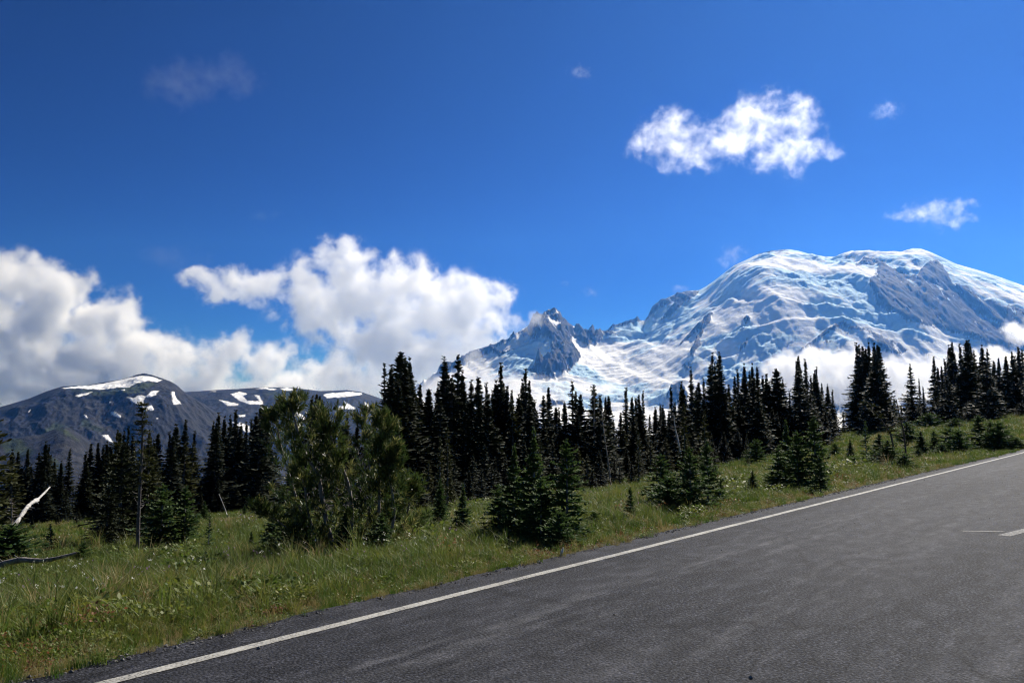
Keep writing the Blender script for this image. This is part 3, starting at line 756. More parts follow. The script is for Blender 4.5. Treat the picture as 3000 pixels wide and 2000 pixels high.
# ------------------------------------------------------------------ geometry of plants
def frame_of(d):
    d = d / (np.linalg.norm(d) + 1e-9)
    up = np.array([0, 0, 1.0]) if abs(d[2]) < 0.9 else np.array([1.0, 0, 0])
    a = np.cross(d, up); a /= np.linalg.norm(a)
    return d, a, np.cross(a, d)

def tube(pts, radii, n=6):
    pts = np.asarray(pts, float); radii = np.asarray(radii, float)
    tang = np.gradient(pts, axis=0)
    V = []; 
    ref = None
    for p, r, tg in zip(pts, radii, tang):
        d, a, b = frame_of(tg)
        if ref is not None:
            a = ref - d * ref.dot(d); a /= np.linalg.norm(a) + 1e-9; b = np.cross(d, a)
        ref = a
        an = np.arange(n) * 2 * math.pi / n
        V.append(p + r * (np.cos(an)[:, None] * a + np.sin(an)[:, None] * b))
    V = np.concatenate(V)
    F = []
    for i in range(len(pts) - 1):
        for j in range(n):
            F.append((i * n + j, i * n + (j + 1) % n, (i + 1) * n + (j + 1) % n, (i + 1) * n + j))
    return V, np.array(F)

class Soup:
    """triangle collector with a 'tip' value"""
    def __init__(s): s.v = []; s.f = []; s.t = []; s.n = 0
    def tri(s, P, tip):
        """P (m,3,3) triangles, tip (m,3) or scalar"""
        m = len(P)
        s.v.append(P.reshape(-1, 3)); s.t.append(np.broadcast_to(np.asarray(tip, float), (m, 3)).reshape(-1))
        s.f.append(np.arange(m * 3).reshape(-1, 3) + s.n); s.n += m * 3
    def quads(s, V, F, tip=0.0):
        F = np.asarray(F); T = np.concatenate([F[:, [0, 1, 2]], F[:, [0, 2, 3]]])
        s.v.append(V); s.t.append(np.full(len(V), tip)); s.f.append(T + s.n); s.n += len(V)
    def mesh(s, name, mat):
        return add_np_mesh(name, np.concatenate(s.v), np.concatenate(s.f), mat, False, attrs={'tip': np.concatenate(s.t)}, link=False)

def spray(S, rng, p0, d, L, nt, tw, ww, tip_out, lift=0.15, droop=0.0):
    """one flat conifer branch: an axis with twigs to both sides, a few standing up"""
    d, side, up = frame_of(d)
    if up[2] < 0: up = -up; side = -side
    u = np.sort(rng.uniform(0.08, 1.0, nt))
    ax = p0 + d * (L * u)[:, None] + np.array([0, 0, 1.0]) * (-droop * L * u ** 1.6 + lift * L * np.maximum(u - 0.55, 0) ** 2)[:, None]
    sg = np.where(np.arange(nt) % 2 == 0, 1.0, -1.0)
    ang = rng.uniform(0.45, 1.15, nt)
    tl = tw * (0.45 + 0.75 * (1 - u) ** 0.7) * rng.uniform(0.7, 1.3, nt)
    roll = rng.normal(0, 0.45, nt)
    sd = side * (sg * np.sin(ang) * np.cos(roll))[:, None] + d * np.cos(ang)[:, None] + up * (np.abs(np.sin(ang)) * np.sin(roll) + 0.12)[:, None]
    # twig blade: two triangles, flat across the twig
    wd = np.cross(sd, up[None] + 0.35 * rng.normal(0, 1, (nt, 3)))
    wd /= np.linalg.norm(wd, axis=1)[:, None] + 1e-9
    hw = (ww * rng.uniform(0.7, 1.3, nt))[:, None]
    a = ax; b = ax + sd * (0.55 * tl)[:, None] + wd * hw; c = ax + sd * (0.55 * tl)[:, None] - wd * hw; e = ax + sd * tl[:, None]
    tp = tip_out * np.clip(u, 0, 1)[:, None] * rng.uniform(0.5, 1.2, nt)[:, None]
    S.tri(np.stack([a, b, c], 1), np.concatenate([tp * 0.1, tp * 0.5, tp * 0.5], 1))
    S.tri(np.stack([b, e, c], 1), np.concatenate([tp * 0.5, tp, tp * 0.5], 1))
    # axis
    end = ax[-1] + d * tw * 0.5
    w2 = side * ww * 0.8
    S.tri(np.stack([np.stack([p0 - w2, p0 + w2, end])]), np.array([[0, 0, tip_out]]))
    w3 = up * ww * 0.9
    S.tri(np.stack([np.stack([p0 - w3, p0 + w3, end])]), np.array([[0, 0, tip_out]]))

def conifer(seed, H, Rb, p=0.85, dz=0.32, nb=6, twigs=8, tw=0.35, ww=0.07, bare=0.04, droop=0.25, gaps=0.1, tip=0.35, upper_sparse=0.0, trunk_r=None, bend=0.0, jitter=0.35, mat=None, bark=None, leader=0.5, tip_pow=1.0, lowdroop=0.3):
    """returns (trunk mesh, crown mesh), base at the origin, top at height H"""
    rng = np.random.default_rng(seed)
    tr = trunk_r or 0.012 * H + 0.015
    nseg = 14
    zz = np.linspace(0, 1, nseg)
    ph = rng.uniform(0, 6.28)
    path = np.stack([bend * H * np.sin(zz * 2.2 + ph) * zz * (1 - zz) * 2, bend * H * np.cos(zz * 2.7 + ph) * zz * (1 - zz) * 2, zz * H], 1)
    V, F = tube(path, tr * (1 - zz) ** 0.8 + 0.006, 6)
    trunk = add_np_mesh('trunk', V, F, bark or M_bark, True, link=False)
    S = Soup()
    z = bare * H
    while z < H - leader * 0.4:
        k = z / H
        L0 = Rb * max((1 - k), 0.0) ** p
        n = nb if rng.random() > upper_sparse * k else max(2, nb - 3)
        a0 = rng.uniform(0, 6.28)
        for j in range(n):
            if rng.random() < gaps: continue
            a = a0 + j * 2 * math.pi / n + rng.normal(0, 0.25)
            L = L0 * rng.uniform(1 - jitter, 1 + jitter) + 0.06 * leader
            zb = z + rng.uniform(-0.5, 0.5) * dz
            base = np.array([np.interp(zb / H, zz, path[:, 0]), np.interp(zb / H, zz, path[:, 1]), zb])
            pitch = 0.55 * k ** 1.5 - droop * (1 - k) + rng.normal(0, 0.1)
            d = np.array([math.cos(a) * math.cos(pitch), math.sin(a) * math.cos(pitch), math.sin(pitch)])
            q = max(3, int(twigs * (0.35 + 0.65 * L / Rb)))
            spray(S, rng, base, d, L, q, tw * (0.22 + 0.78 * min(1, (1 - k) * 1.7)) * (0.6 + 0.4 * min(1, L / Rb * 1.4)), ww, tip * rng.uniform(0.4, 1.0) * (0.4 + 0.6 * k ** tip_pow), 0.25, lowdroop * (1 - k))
        z += dz * (0.75 + 0.5 * rng.random()) * (0.55 + 0.45 * (1 - k))
    # leader shoot
    for q in range(10):
        a = rng.uniform(0, 6.28); zq = H - leader * rng.uniform(0.0, 1.0)
        b0 = np.array([0, 0, zq]); d = np.array([math.cos(a) * 0.6, math.sin(a) * 0.6, 0.8])
        spray(S, rng, b0, d, leader * 0.18, 3, leader * 0.14, ww * 0.6, tip, 0, 0)
    top = np.array([[[-0.3 * ww, 0, H - leader], [0.3 * ww, 0, H - leader], [0, 0, H + 0.0]], [[0, -0.3 * ww, H - leader], [0, 0.3 * ww, H - leader], [0, 0, H]]])
    S.tri(top, tip)
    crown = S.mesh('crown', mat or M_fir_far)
    return trunk, crown, H

def tree(name, protos, loc, scale, rz, label, group=None, cat='tree', lean=(0, 0)):
    e = bpy.data.objects.new(name, None)
    e.empty_display_size = 0.2
    col.objects.link(e)
    e.location = loc; e.rotation_euler = (lean[0], lean[1], rz); e.scale = scale
    for nm, me in protos:
        c = bpy.data.objects.new(nm, me); col.objects.link(c); c.parent = e
    tag(e, label, cat, group)
    return e

def stand_tree(proto, px, py, Y, name, label, group=None, w=1.0, rz=None, lean=(0, 0), sink=0.05):
    """a tree at distance Y whose tip stands at photo pixel (px, py), rooted on the ground"""
    tp = at(px, py, Y)
    zb = float(ground_z(tp.x, tp.y)) - sink
    H = tp.z - zb
    s = H / proto[2]
    sw = s * w
    return tree(name, (('trunk', proto[0]), ('crown', proto[1])), (tp.x, tp.y, zb), (sw, sw, s), rz if rz is not None else RND.uniform(0, 6.28), label, group, lean=lean)
RND = random.Random(7)

# ------------------------------------------------------------------ forest trees
far = [
    conifer(1, 10, 1.15, p=1.00, leader=0.8, dz=0.30, nb=7, twigs=10, tw=0.55, ww=0.10, jitter=0.30),
    conifer(2, 10, 1.50, p=1.15, leader=0.8, dz=0.30, nb=7, twigs=11, tw=0.60, ww=0.10, jitter=0.38, droop=0.3),
    conifer(3, 10, 0.95, p=1.0, leader=1.0, dz=0.28, nb=6, twigs=8, tw=0.45, ww=0.09, jitter=0.35, gaps=0.15),
    conifer(4, 10, 1.90, p=1.4, leader=0.9, dz=0.30, nb=7, twigs=12, tw=0.60, ww=0.10, jitter=0.35, droop=0.35),
    conifer(5, 10, 1.40, p=0.62, dz=0.30, nb=7, twigs=11, tw=0.55, ww=0.11, jitter=0.3, leader=0.3),
    conifer(6, 10, 1.25, p=0.95, leader=0.8, dz=0.42, nb=5, twigs=9, tw=0.55, ww=0.09, jitter=0.55, gaps=0.28, upper_sparse=0.6, bend=0.012),
    conifer(7, 10, 1.45, p=1.7, leader=1.1, dz=0.26, nb=6, twigs=9, tw=0.50, ww=0.09, jitter=0.4, gaps=0.12),
    conifer(8, 10, 1.65, p=1.1, leader=0.7, dz=0.34, nb=6, twigs=11, tw=0.65, ww=0.10, jitter=0.5, gaps=0.2, droop=0.15),
]
olive = [
    conifer(21, 8, 1.1, p=0.8, dz=0.26, nb=6, twigs=10, tw=0.42, ww=0.07, jitter=0.45, gaps=0.2, tip=0.7, mat=M_fir_olive, bark=M_bark_pale),
    conifer(22, 8, 0.9, p=0.7, dz=0.28, nb=6, twigs=10, tw=0.40, ww=0.07, jitter=0.5, gaps=0.25, tip=0.7, mat=M_fir_olive, bark=M_bark_pale, bend=0.02),
    conifer(23, 8, 0.6, p=0.6, dz=0.24, nb=5, twigs=8, tw=0.34, ww=0.06, jitter=0.45, gaps=0.2, tip=0.8, mat=M_fir_olive, bark=M_bark_pale),
]
STANDS = [
    ('behind the leaning bleached trunk at the left', 74, [(37, 1317), (54, 1322), (82, 1315), (115, 1325), (135, 1294), (144, 1304), (160, 1346), (205, 1315), (180, 1350)]),
    ('behind the tall half-bare fir', 78, [(251, 1325), (267, 1301), (288, 1297), (303, 1305), (314, 1294), (323, 1301), (352, 1266), (365, 1262), (377, 1250), (439, 1259), (452, 1290), (463, 1269)]),
    ('right of the tall half-bare fir', 78, [(498, 1266), (517, 1243), (544, 1231), (570, 1264)]),
    ('left of the pine clump', 80, [(626, 1234), (641, 1211), (658, 1220), (675, 1215), (691, 1203), (707, 1240), (723, 1238), (737, 1231), (751, 1210), (763, 1189), (772, 1192), (785, 1200)]),
    ('seen through the pine clump', 95, [(877, 1229), (914, 1162), (928, 1156), (936, 1160), (946, 1174), (1004, 1244), (1018, 1204), (1090, 1230)]),
    ('right of the pine clump', 62, [(1126, 1066), (1146, 1070), (1173, 1031), (1200, 1050), (1230, 1125), (1254, 1141), (1259, 1140)]),
    ('right of the tallest stand in the centre', 62, [(1283, 1126), (1303, 1048), (1314, 1099), (1342, 1040), (1355, 1089), (1381, 1116), (1402, 1105), (1425, 1125), (1443, 1145)]),
    ('below the jagged rock peak', 64, [(1454, 1116), (1467, 1065), (1485, 1133), (1499, 1145), (1531, 1112), (1539, 1084), (1550, 1114), (1565, 1173), (1592, 1160), (1607, 1135), (1629, 1193), (1638, 1197)]),
    ('below the glacier tongue', 64, [(1654, 1180), (1677, 1117), (1700, 1155), (1740, 1128), (1758, 1160), (1774, 1163), (1783, 1160), (1797, 1231)]),
    ('right of the bright gap in the forest', 72, [(1818, 1210), (1833, 1138), (1851, 1163), (1863, 1168), (1871, 1155), (1883, 1147)]),
    ('left of the fog bank', 80, [(1903, 1216), (1920, 1193), (1934, 1183), (1941, 1188), (1966, 1138), (1977, 1178), (1996, 1118), (2024, 1077), (2046, 1120), (2061, 1110), (2086, 1036), (2094, 1061), (2103, 1055), (2108, 1033), (2135, 1128)]),
    ('at the left end of the fog bank', 92, [(2152, 1102), (2161, 1085), (2180, 1066), (2195, 1087), (2203, 1066), (2218, 1075), (2234, 1102), (2245, 1097), (2252, 1120), (2274, 1080), (2293, 1112), (2313, 1150)]),
    ('before the middle of the fog bank', 104, [(2333, 1061), (2338, 1043), (2359, 1054), (2375, 1102), (2386, 1087), (2391, 1076), (2407, 1122), (2424, 1126), (2438, 1143)]),
    ('tight clump standing alone before the fog bank', 128, [(2510, 1007), (2516, 1010), (2527, 1014), (2535, 1021), (2544, 1005), (2560, 1007), (2570, 1011), (2575, 1016)]),
    ('between the lone clump and the right-hand stand', 128, [(2609, 1164), (2619, 1167), (2666, 1066), (2692, 1110), (2704, 1133)]),
    ('tall stand at the right edge', 132, [(2735, 1045), (2747, 1077), (2758, 1072), (2768, 1054), (2780, 1011), (2788, 1002), (2812, 1010), (2831, 997), (2839, 998), (2853, 1026), (2876, 1012), (2892, 1022), (2911, 1057), (2925, 1049), (2946, 1042), (2964, 1029), (2983, 1015), (2994, 1024), (3018, 1005), (3045, 1030)]),
]
SPECIAL = {
    (1677, 1117): ('dark fir with a crooked hooked tip below the glacier', 5),
    (2274, 1080): ('broad dark fir with a blunt bushy top before the fog bank', 4),
    (2831, 997): ('dark fir with a dense blunt top, tallest in the stand at the right edge', 4),
    (1173, 1031): ('dense dark fir with a full top, tallest of the stand right of the pine clump', 4),
    (1146, 1070): ('dark fir with a flat broken top beside the tallest fir of the centre', 5),
    (1126, 1066): ('ragged dark fir with branches mostly on its left side', 5),
    (2359, 1054): ('thin sparse fir spire standing clear before the white fog bank', 6),
    (544, 1231): ('pointed dark fir, tallest between the half-bare fir and the valley gap', 3),
    (2666, 1066): ('dark ragged fir alone in the gap right of the lone clump', 7),
    (1342, 1040): ('broad-topped dark fir, tallest of the centre stand', 7),
    (1467, 1065): ('slim dark fir spire rising alone right of the centre stand', 6),
}
ORD = 'first second third fourth fifth sixth seventh eighth ninth tenth eleventh twelfth thirteenth fourteenth fifteenth sixteenth seventeenth eighteenth nineteenth twentieth'.split()
def plant_forest():
    for where, Y0, tops in STANDS:
        lo, hi = min(t[0] for t in tops), max(t[0] for t in tops)
        for i, (px, py) in enumerate(tops):
            Y = Y0 * RND.uniform(0.94, 1.08)
            lab, kind = SPECIAL.get((px, py), (None, None))
            if kind is None: kind = RND.choice([0, 0, 1, 1, 2, 3, 6, 6, 7])
            if Y0 > 100: kind = {2: 0}.get(kind, kind)
            lab = lab or f'dark fir, {ORD[i]} spire from left, {where}'
            stand_tree(far[kind], px, py, Y, 'fir_tree', lab, 'firs of the forest edge', w=RND.uniform(1.15, 2.0) if Y0 < 90 else RND.uniform(1.15, 1.8))
        nf = max(2, int((hi - lo) / 16))
        for i in range(nf):
            px = lo + (hi - lo) * (i + RND.uniform(0.1, 0.9)) / nf
            py = np.interp(px, [t[0] for t in tops], [t[1] for t in tops]) + RND.uniform(12, 85)
            Y = Y0 * RND.uniform(0.84, 1.16)
            stand_tree(RND.choice([far[0], far[1], far[3], far[7], olive[0] if Y0 < 80 else far[1]]), px, py, Y, 'fir_tree', f'low dark fir, {ORD[i]} hidden tip from left, {where}', f'low firs of the stand {where}', w=RND.uniform(1.4, 2.2))
plant_forest()

def plant_forest_foot():
    """small dark firs crowding the foot of the forest"""
    feet = [(-20, 1505, 62), (60, 1500, 60), (130, 1495, 64), (190, 1490, 62), (230, 1485, 66), (500, 1440, 66), (560, 1455, 62), (590, 1440, 70), (640, 1400, 70), (690, 1395, 72), (745, 1390, 72), (770, 1400, 66),
            (1215, 1370, 48), (1255, 1350, 46), (1330, 1340, 44), (1385, 1330, 46), (1420, 1300, 48), (1440, 1360, 40), (1480, 1330, 50), (1535, 1290, 52), (1575, 1310, 50), (1620, 1290, 52), (1650, 1330, 48), (1690, 1300, 54), (1720, 1330, 50), (1755, 1320, 52), (1800, 1345, 56),
            (1835, 1310, 62), (1870, 1320, 60), (1905, 1290, 62), (1950, 1280, 64), (2050, 1265, 68), (2085, 1270, 66), (2120, 1265, 72), (2160, 1250, 76), (2210, 1217, 80), (2237, 1209, 82), (2262, 1196, 84), (2276, 1207, 84), (2330, 1205, 92), (2395, 1200, 96), (2430, 1205, 98), (2640, 1185, 118), (2690, 1190, 118), (2760, 1175, 120), (2900, 1180, 122), (2950, 1170, 122)]
    feet += [(1185, 1400, 36), (1235, 1390, 34), (1275, 1395, 33), (1320, 1385, 36), (1375, 1375, 38), (1410, 1370, 36), (1450, 1340, 42), (10, 1520, 48), (95, 1515, 46), (170, 1505, 50), (225, 1500, 48), (1690, 1370, 44), (1735, 1375, 46), (1760, 1365, 48), (1815, 1365, 52), (1850, 1350, 54)]
    feet.sort()
    zones = [(300, 'behind the leaning bleached trunk'), (600, 'right of the half-bare fir'), (800, 'left of the pine clump'), (1450, 'right of the pine clump'), (1650, 'behind the large centre clump'), (1820, 'right of the large centre clump'), (2000, 'behind the second clump'), (2300, 'left of the third clump'), (2500, 'behind the third clump'), (9999, 'before the right-hand stand')]
    cnt = {}
    for px, py, Y in feet:
        zn = [z for lim, z in zones if px < lim][0]; cnt[zn] = cnt.get(zn, -1) + 1
        stand_tree(RND.choice([far[3], far[1], far[7], olive[0] if Y < 70 else far[3]]), px, py, Y, 'small_fir', f'small dark fir at the forest foot, {ORD[cnt[zn]]} from left, {zn}', 'small firs at the forest foot', w=RND.uniform(1.5, 2.3))
plant_forest_foot()
# ------------------------------------------------------------------ young firs and shrubs between the road and the forest
near = [
    conifer(31, 2.0, 0.55, p=0.75, dz=0.13, nb=6, twigs=26, tw=0.16, ww=0.030, jitter=0.35, gaps=0.12, tip=1.0, mat=M_fir_near, bark=M_bark_pale, leader=0.22, droop=0.05, lowdroop=0.15, trunk_r=0.022),
    conifer(32, 2.0, 0.75, p=0.65, dz=0.12, nb=6, twigs=30, tw=0.17, ww=0.031, jitter=0.4, gaps=0.12, tip=0.9, mat=M_fir_near, bark=M_bark_pale, leader=0.2, droop=0.1, lowdroop=0.2, trunk_r=0.025),
    conifer(33, 2.0, 0.42, p=0.8, dz=0.16, nb=5, twigs=22, tw=0.14, ww=0.027, jitter=0.4, gaps=0.2, tip=1.0, mat=M_fir_near, bark=M_bark_pale, leader=0.25, droop=-0.05, lowdroop=0.05, trunk_r=0.018, bend=0.02),
    conifer(34, 1.0, 0.62, p=0.5, dz=0.09, nb=7, twigs=16, tw=0.15, ww=0.029, jitter=0.35, gaps=0.1, tip=0.7, mat=M_fir_near, bark=M_bark, leader=0.1, droop=0.0, lowdroop=0.1, trunk_r=0.02),
    conifer(35, 2.0, 0.60, p=0.9, dz=0.11, nb=7, twigs=26, tw=0.16, ww=0.031, jitter=0.3, gaps=0.06, tip=0.5, mat=M_fir_near, bark=M_bark, leader=0.22, droop=0.1, lowdroop=0.2, trunk_r=0.024),
    # lower half dense, then a long thin leader with short side shoots
    conifer(36, 2.0, 0.85, p=1.7, dz=0.12, nb=6, twigs=30, tw=0.17, ww=0.031, jitter=0.4, gaps=0.1, tip=1.0, mat=M_fir_near, bark=M_bark_pale, leader=0.25, droop=0.0, lowdroop=0.15, trunk_r=0.028),
]
dark_near = [
    conifer(41, 3.0, 0.75, p=0.8, dz=0.15, nb=7, twigs=16, tw=0.22, ww=0.034, jitter=0.35, gaps=0.1, tip=0.5, mat=M_fir_olive, bark=M_bark_pale, leader=0.3, droop=0.15),
    conifer(42, 3.0, 0.95, p=0.7, dz=0.14, nb=7, twigs=17, tw=0.22, ww=0.034, jitter=0.4, gaps=0.1, tip=0.4, mat=M_fir_far, bark=M_bark, leader=0.3, droop=0.2),
]
def near_tree(proto, px, py, base_py, label, w=1.0, lean=(0, 0), name='young_fir', Y=None, group='young firs in the meadow'):
    """tip at (px, py), foot where the photo shows it meet the ground"""
    if Y is None: Y = ground_hit(px, base_py).y
    return stand_tree(proto, px, py, Y, name, label, group, w=w, lean=lean, sink=0.02)

NEAR = [
    # right of the tall half-bare fir
    (near[0], 545, 1420, 1622, 1.25, 'young fir with pale tips right of the tall half-bare fir'),
    (near[1], 478, 1418, 1626, 1.2, 'bushy young fir against the foot of the tall half-bare fir'),
    (near[2], 615, 1508, 1632, 1.1, 'thin small fir at the meadow rim left of the pine clump'),
    (near[4], 600, 1466, 1535, 1.1, 'small dark fir far out in the left meadow'),
    (near[4], 717, 1475, 1514, 1.0, 'tiny fir alone on the meadow right of the thin pole'),
    (near[4], 575, 1503, 1560, 1.1, 'small ragged fir left of the thin pole'),
    (near[4], 737, 1556, 1628, 1.0, 'small cone-shaped fir at the left foot of the pine clump'),
    (dark_near[1], 360, 1300, 1612, 1.1, 'dense dark fir with low skirt left of the tall half-bare fir'),
    (dark_near[0], 345, 1262, 1600, 0.8, 'olive fir with a pale stem left of the tall half-bare fir'),
    (dark_near[0], 440, 1275, 1598, 0.9, 'olive fir behind the tall half-bare fir'),
    (dark_near[1], 320, 1420, 1622, 1.2, 'low dark fir at the left foot of the half-bare fir group'),
    (dark_near[0], -25, 1130, 1610, 0.9, 'olive fir cut off by the left edge of the picture'),
    (near[2], 148, 1535, 1640, 1.6, 'small ragged fir right of the leaning bleached trunk'),
    (near[3], 245, 1590, 1660, 1.2, 'low fir shrub at the tip of the fallen log'),
    (near[3], 35, 1540, 1668, 1.9, 'dark green fir shrub under the leaning bleached trunk'),
    # around the pine
    (near[0], 866, 1415, 1640, 1.5, 'bright green young fir before the left side of the pine clump'),
    (near[4], 1010, 1500, 1655, 1.2, 'dark young fir in front of the pine stems'),
    (near[1], 1120, 1500, 1640, 1.1, 'green young fir before the right side of the pine clump'),
    (near[1], 800, 1500, 1640, 1.1, 'dark bushy young fir at the left side of the pine clump'),
    (near[3], 900, 1560, 1660, 1.3, 'low fir shrub at the front foot of the pine clump'),
    (near[5], 1357, 1412, 1588, 1.0, 'single small fir with thin leader right of the pine clump'),
    (near[4], 1290, 1400, 1560, 0.8, 'slim olive fir just right of the pine clump'),
    (olive[2], 1290, 1281, 1530, 1.0, 'slim pale-stemmed fir before the dark centre stand'),
    (olive[1], 1311, 1246, 1510, 0.9, 'thin olive fir before the dark centre stand'),
    (near[3], 1235, 1500, 1580, 1.4, 'low dark shrub hugging the right foot of the pine clump'),
    # big young clump in the middle
    (near[5], 1506, 1296, 1590, 1.0, 'young fir with bare leader, left one of the large centre clump'),
    (near[5], 1564, 1248, 1592, 1.05, 'young fir with yellowish leader, tallest of the large centre clump'),
    (near[0], 1660, 1283, 1595, 1.05, 'young fir with grey stem, right one of the large centre clump'),
    (near[1], 1460, 1418, 1590, 1.1, 'bushy young fir at the left of the large centre clump'),
    (near[1], 1585, 1400, 1602, 1.2, 'bushy fir at the front of the large centre clump'),
    (near[3], 1640, 1500, 1612, 1.3, 'low fir shrub at the road side of the large centre clump'),
    (near[3], 1740, 1500, 1560, 1.2, 'low green shrub right of the large centre clump'),
    (near[0], 1846, 1425, 1540, 0.9, 'small fir alone between the two large young clumps'),
    # second clump
    (near[1], 2020, 1312, 1512, 1.1, 'bushy young fir at the heart of the second clump'),
    (near[0], 2070, 1290, 1500, 1.1, 'young fir with pale cross-shaped tip in the second clump'),
    (near[1], 1935, 1330, 1498, 1.2, 'dark bushy fir at the left of the second clump'),
    (near[3], 1960, 1400, 1515, 1.5, 'low fir shrub at the front of the second clump'),
    (near[4], 2110, 1400, 1490, 1.2, 'small green fir at the right foot of the second clump'),
    (olive[1], 1870, 1270, 1420, 0.9, 'thin olive fir behind the second clump'),
    (olive[0], 2003, 1180, 1430, 0.9, 'olive fir with two stems above the second clump'),
    (olive[0], 2063, 1199, 1440, 1.0, 'olive fir right above the second clump'),
    # third clump
    (near[5], 2302, 1228, 1440, 1.0, 'young fir with thin leader, left one of the third clump'),
    (near[0], 2383, 1216, 1438, 1.0, 'young fir, tallest and rightmost of the third clump'),
    (near[1], 2333, 1262, 1445, 1.0, 'bushy young fir in the middle of the third clump'),
    (near[1], 2280, 1310, 1448, 1.1, 'broad green fir at the left foot of the third clump'),
    (near[1], 2400, 1330, 1445, 1.0, 'broad green fir at the right foot of the third clump'),
    (near[4], 2204, 1378, 1460, 1.3, 'dark little fir between the second and third clump'),
    (olive[1], 2187, 1268, 1356, 1.0, 'brownish ragged fir in the meadow before the forest'),
    (dark_near[1], 2215, 1290, 1358, 1.2, 'dark brown bush in the meadow before the forest'),
    (dark_near[0], 2144, 1262, 1320, 1.3, 'dull green bush at the forest foot'),
    (dark_near[1], 2104, 1242, 1330, 1.2, 'dark bush at the forest foot left of the dull green one'),
    (dark_near[1], 2445, 1300, 1342, 1.3, 'dark rounded bush alone right of the third clump'),
    # right meadow
    (near[2], 2535, 1236, 1372, 1.0, 'slender young fir with cross-shaped tip left of the leaning stem'),
    (near[1], 2600, 1290, 1378, 1.2, 'dark fir below the leaning bent stem'),
    (near[4], 2575, 1270, 1372, 1.1, 'dark fir left below the leaning bent stem'),
    (near[3], 2650, 1330, 1385, 1.3, 'low green shrub at the foot of the half-dead fir'),
    (near[3], 2500, 1340, 1392, 1.3, 'low green shrub near the road left of the leaning stem'),
    (near[4], 2697, 1262, 1345, 0.9, 'slim dark fir right of the half-dead fir'),
    (near[1], 2735, 1262, 1340, 0.8, 'young green fir beside the slim dark fir'),
    (near[4], 2780, 1256, 1335, 1.1, 'dark cone-shaped fir left of the big dark bush'),
    (near[4], 2808, 1262, 1335, 0.9, 'small dark fir touching the big dark bush'),
    (near[1], 2865, 1216, 1322, 1.0, 'big dark bushy fir near the road at the right'),
    (near[1], 2900, 1232, 1322, 0.9, 'dark bushy fir merged with the big one at the right'),
    (near[4], 2925, 1238, 1322, 0.9, 'dark fir at the right end of the big bush'),
    (near[3], 2975, 1282, 1318, 1.6, 'low dark shrub near the road at the right edge'),
    (dark_near[0], 2722, 1212, 1258, 1.6, 'rounded bush on the meadow crest before the right-hand stand'),
    (dark_near[0], 2797, 1226, 1258, 1.6, 'small rounded bush on the meadow crest'),
    (dark_near[1], 2844, 1172, 1240, 1.2, 'dull blue-green fir before the right-hand stand'),
    (dark_near[1], 2992, 1178, 1226, 1.4, 'dull blue-green fir at the right edge before the stand'),
    (near[3], 1985, 1445, 1490, 1.3, 'low shrub on the bank just right of the lone small fir'),
    (near[3], 2150, 1395, 1440, 1.4, 'low dark shrub on the bank left of the dark little fir'),
    (near[3], 2250, 1400, 1446, 1.3, 'low green shrub left of the third clump near the road'),
    (near[3], 2460, 1370, 1405, 1.5, 'low green shrub between the third clump and the leaning stem'),
    (dark_near[1], 2075, 1345, 1400, 1.2, 'dark shrub in the meadow above the second clump'),
    (near[4], 2490, 1285, 1340, 1.0, 'small dark fir in the meadow left of the slender fir'),
    (near[1], 2690, 1310, 1352, 1.0, 'low bushy fir near the road right of the half-dead fir'),
    (near[3], 2760, 1300, 1340, 1.3, 'low shrub near the road before the cone-shaped fir'),
    (near[3], 2830, 1295, 1330, 1.3, 'low shrub near the road before the big dark bush'),
    (near[4], 2950, 1262, 1315, 0.9, 'small dark fir right of the big dark bush'),
    (dark_near[0], 2655, 1240, 1300, 1.2, 'rounded olive bush on the slope behind the half-dead fir'),
    (dark_near[0], 2330, 1300, 1350, 1.2, 'olive bush in the meadow behind the third clump'),
    (far[2], 2444, 1185, 1270, 1.0, 'thin grey-green fir at the forest foot left of the lone clump'),
    (far[3], 2470, 1210, 1275, 1.0, 'low ragged fir at the left foot of the lone clump'),
]
for pr, px, py, bpy_, w, lab in NEAR:
    nm = 'fir_shrub' if ('shrub' in lab or 'bush' in lab and 'bushy' not in lab) else 'young_fir'
    if nm == 'fir_shrub': pr = near[3]; w *= 0.8
    if px > 2480 and 'slender' not in lab: w *= 1.55
    near_tree(pr, px, py, bpy_, lab, w, name=nm, group='shrubs' if nm == 'fir_shrub' else 'young firs')

# ------------------------------------------------------------------ helper: a bent stem traced from the photo at one depth, with its own thickness and lean in depth
def stem_points(trace, Y, seed=0, wob=0.04):
    rng = np.random.default_rng(seed)
    P = np.array([tuple(at(px, py, Y)) for px, py in trace])
    P[:, 1] += np.cumsum(rng.normal(0, wob, len(P))) * np.linspace(0, 1, len(P))
    k = np.linspace(0, len(P) - 1, (len(P) - 1) * 3 + 1)
    Q = np.stack([np.interp(k, np.arange(len(P)), P[:, i]) for i in range(3)], 1)
    for _ in range(2): Q[1:-1] = (Q[:-2] + 2 * Q[1:-1] + Q[2:]) / 4
    return Q

def root(name, loc, label, cat='tree', group=None):
    e = bpy.data.objects.new(name, None); e.empty_display_size = 0.2; col.objects.link(e); e.location = loc
    return tag(e, label, cat, group)

def part(name, V, F, mat, parent, smooth=True, tip=None):
    V = np.asarray(V) - np.array(parent.location)
    return add_np_mesh(name, V, F, mat, smooth, parent=parent, attrs=None if tip is None else {'tip': tip})

def soup_part(name, S, mat, parent):
    me = S.mesh(name, mat)
    me.vertices.foreach_get  # keep reference semantics clear
    co = np.empty(len(me.vertices) * 3, np.float32); me.vertices.foreach_get('co', co)
    co = co.reshape(-1, 3) - np.array(parent.location, np.float32); me.vertices.foreach_set('co', co.ravel()); me.update()
    o = bpy.data.objects.new(name, me); col.objects.link(o); o.parent = parent
    return o

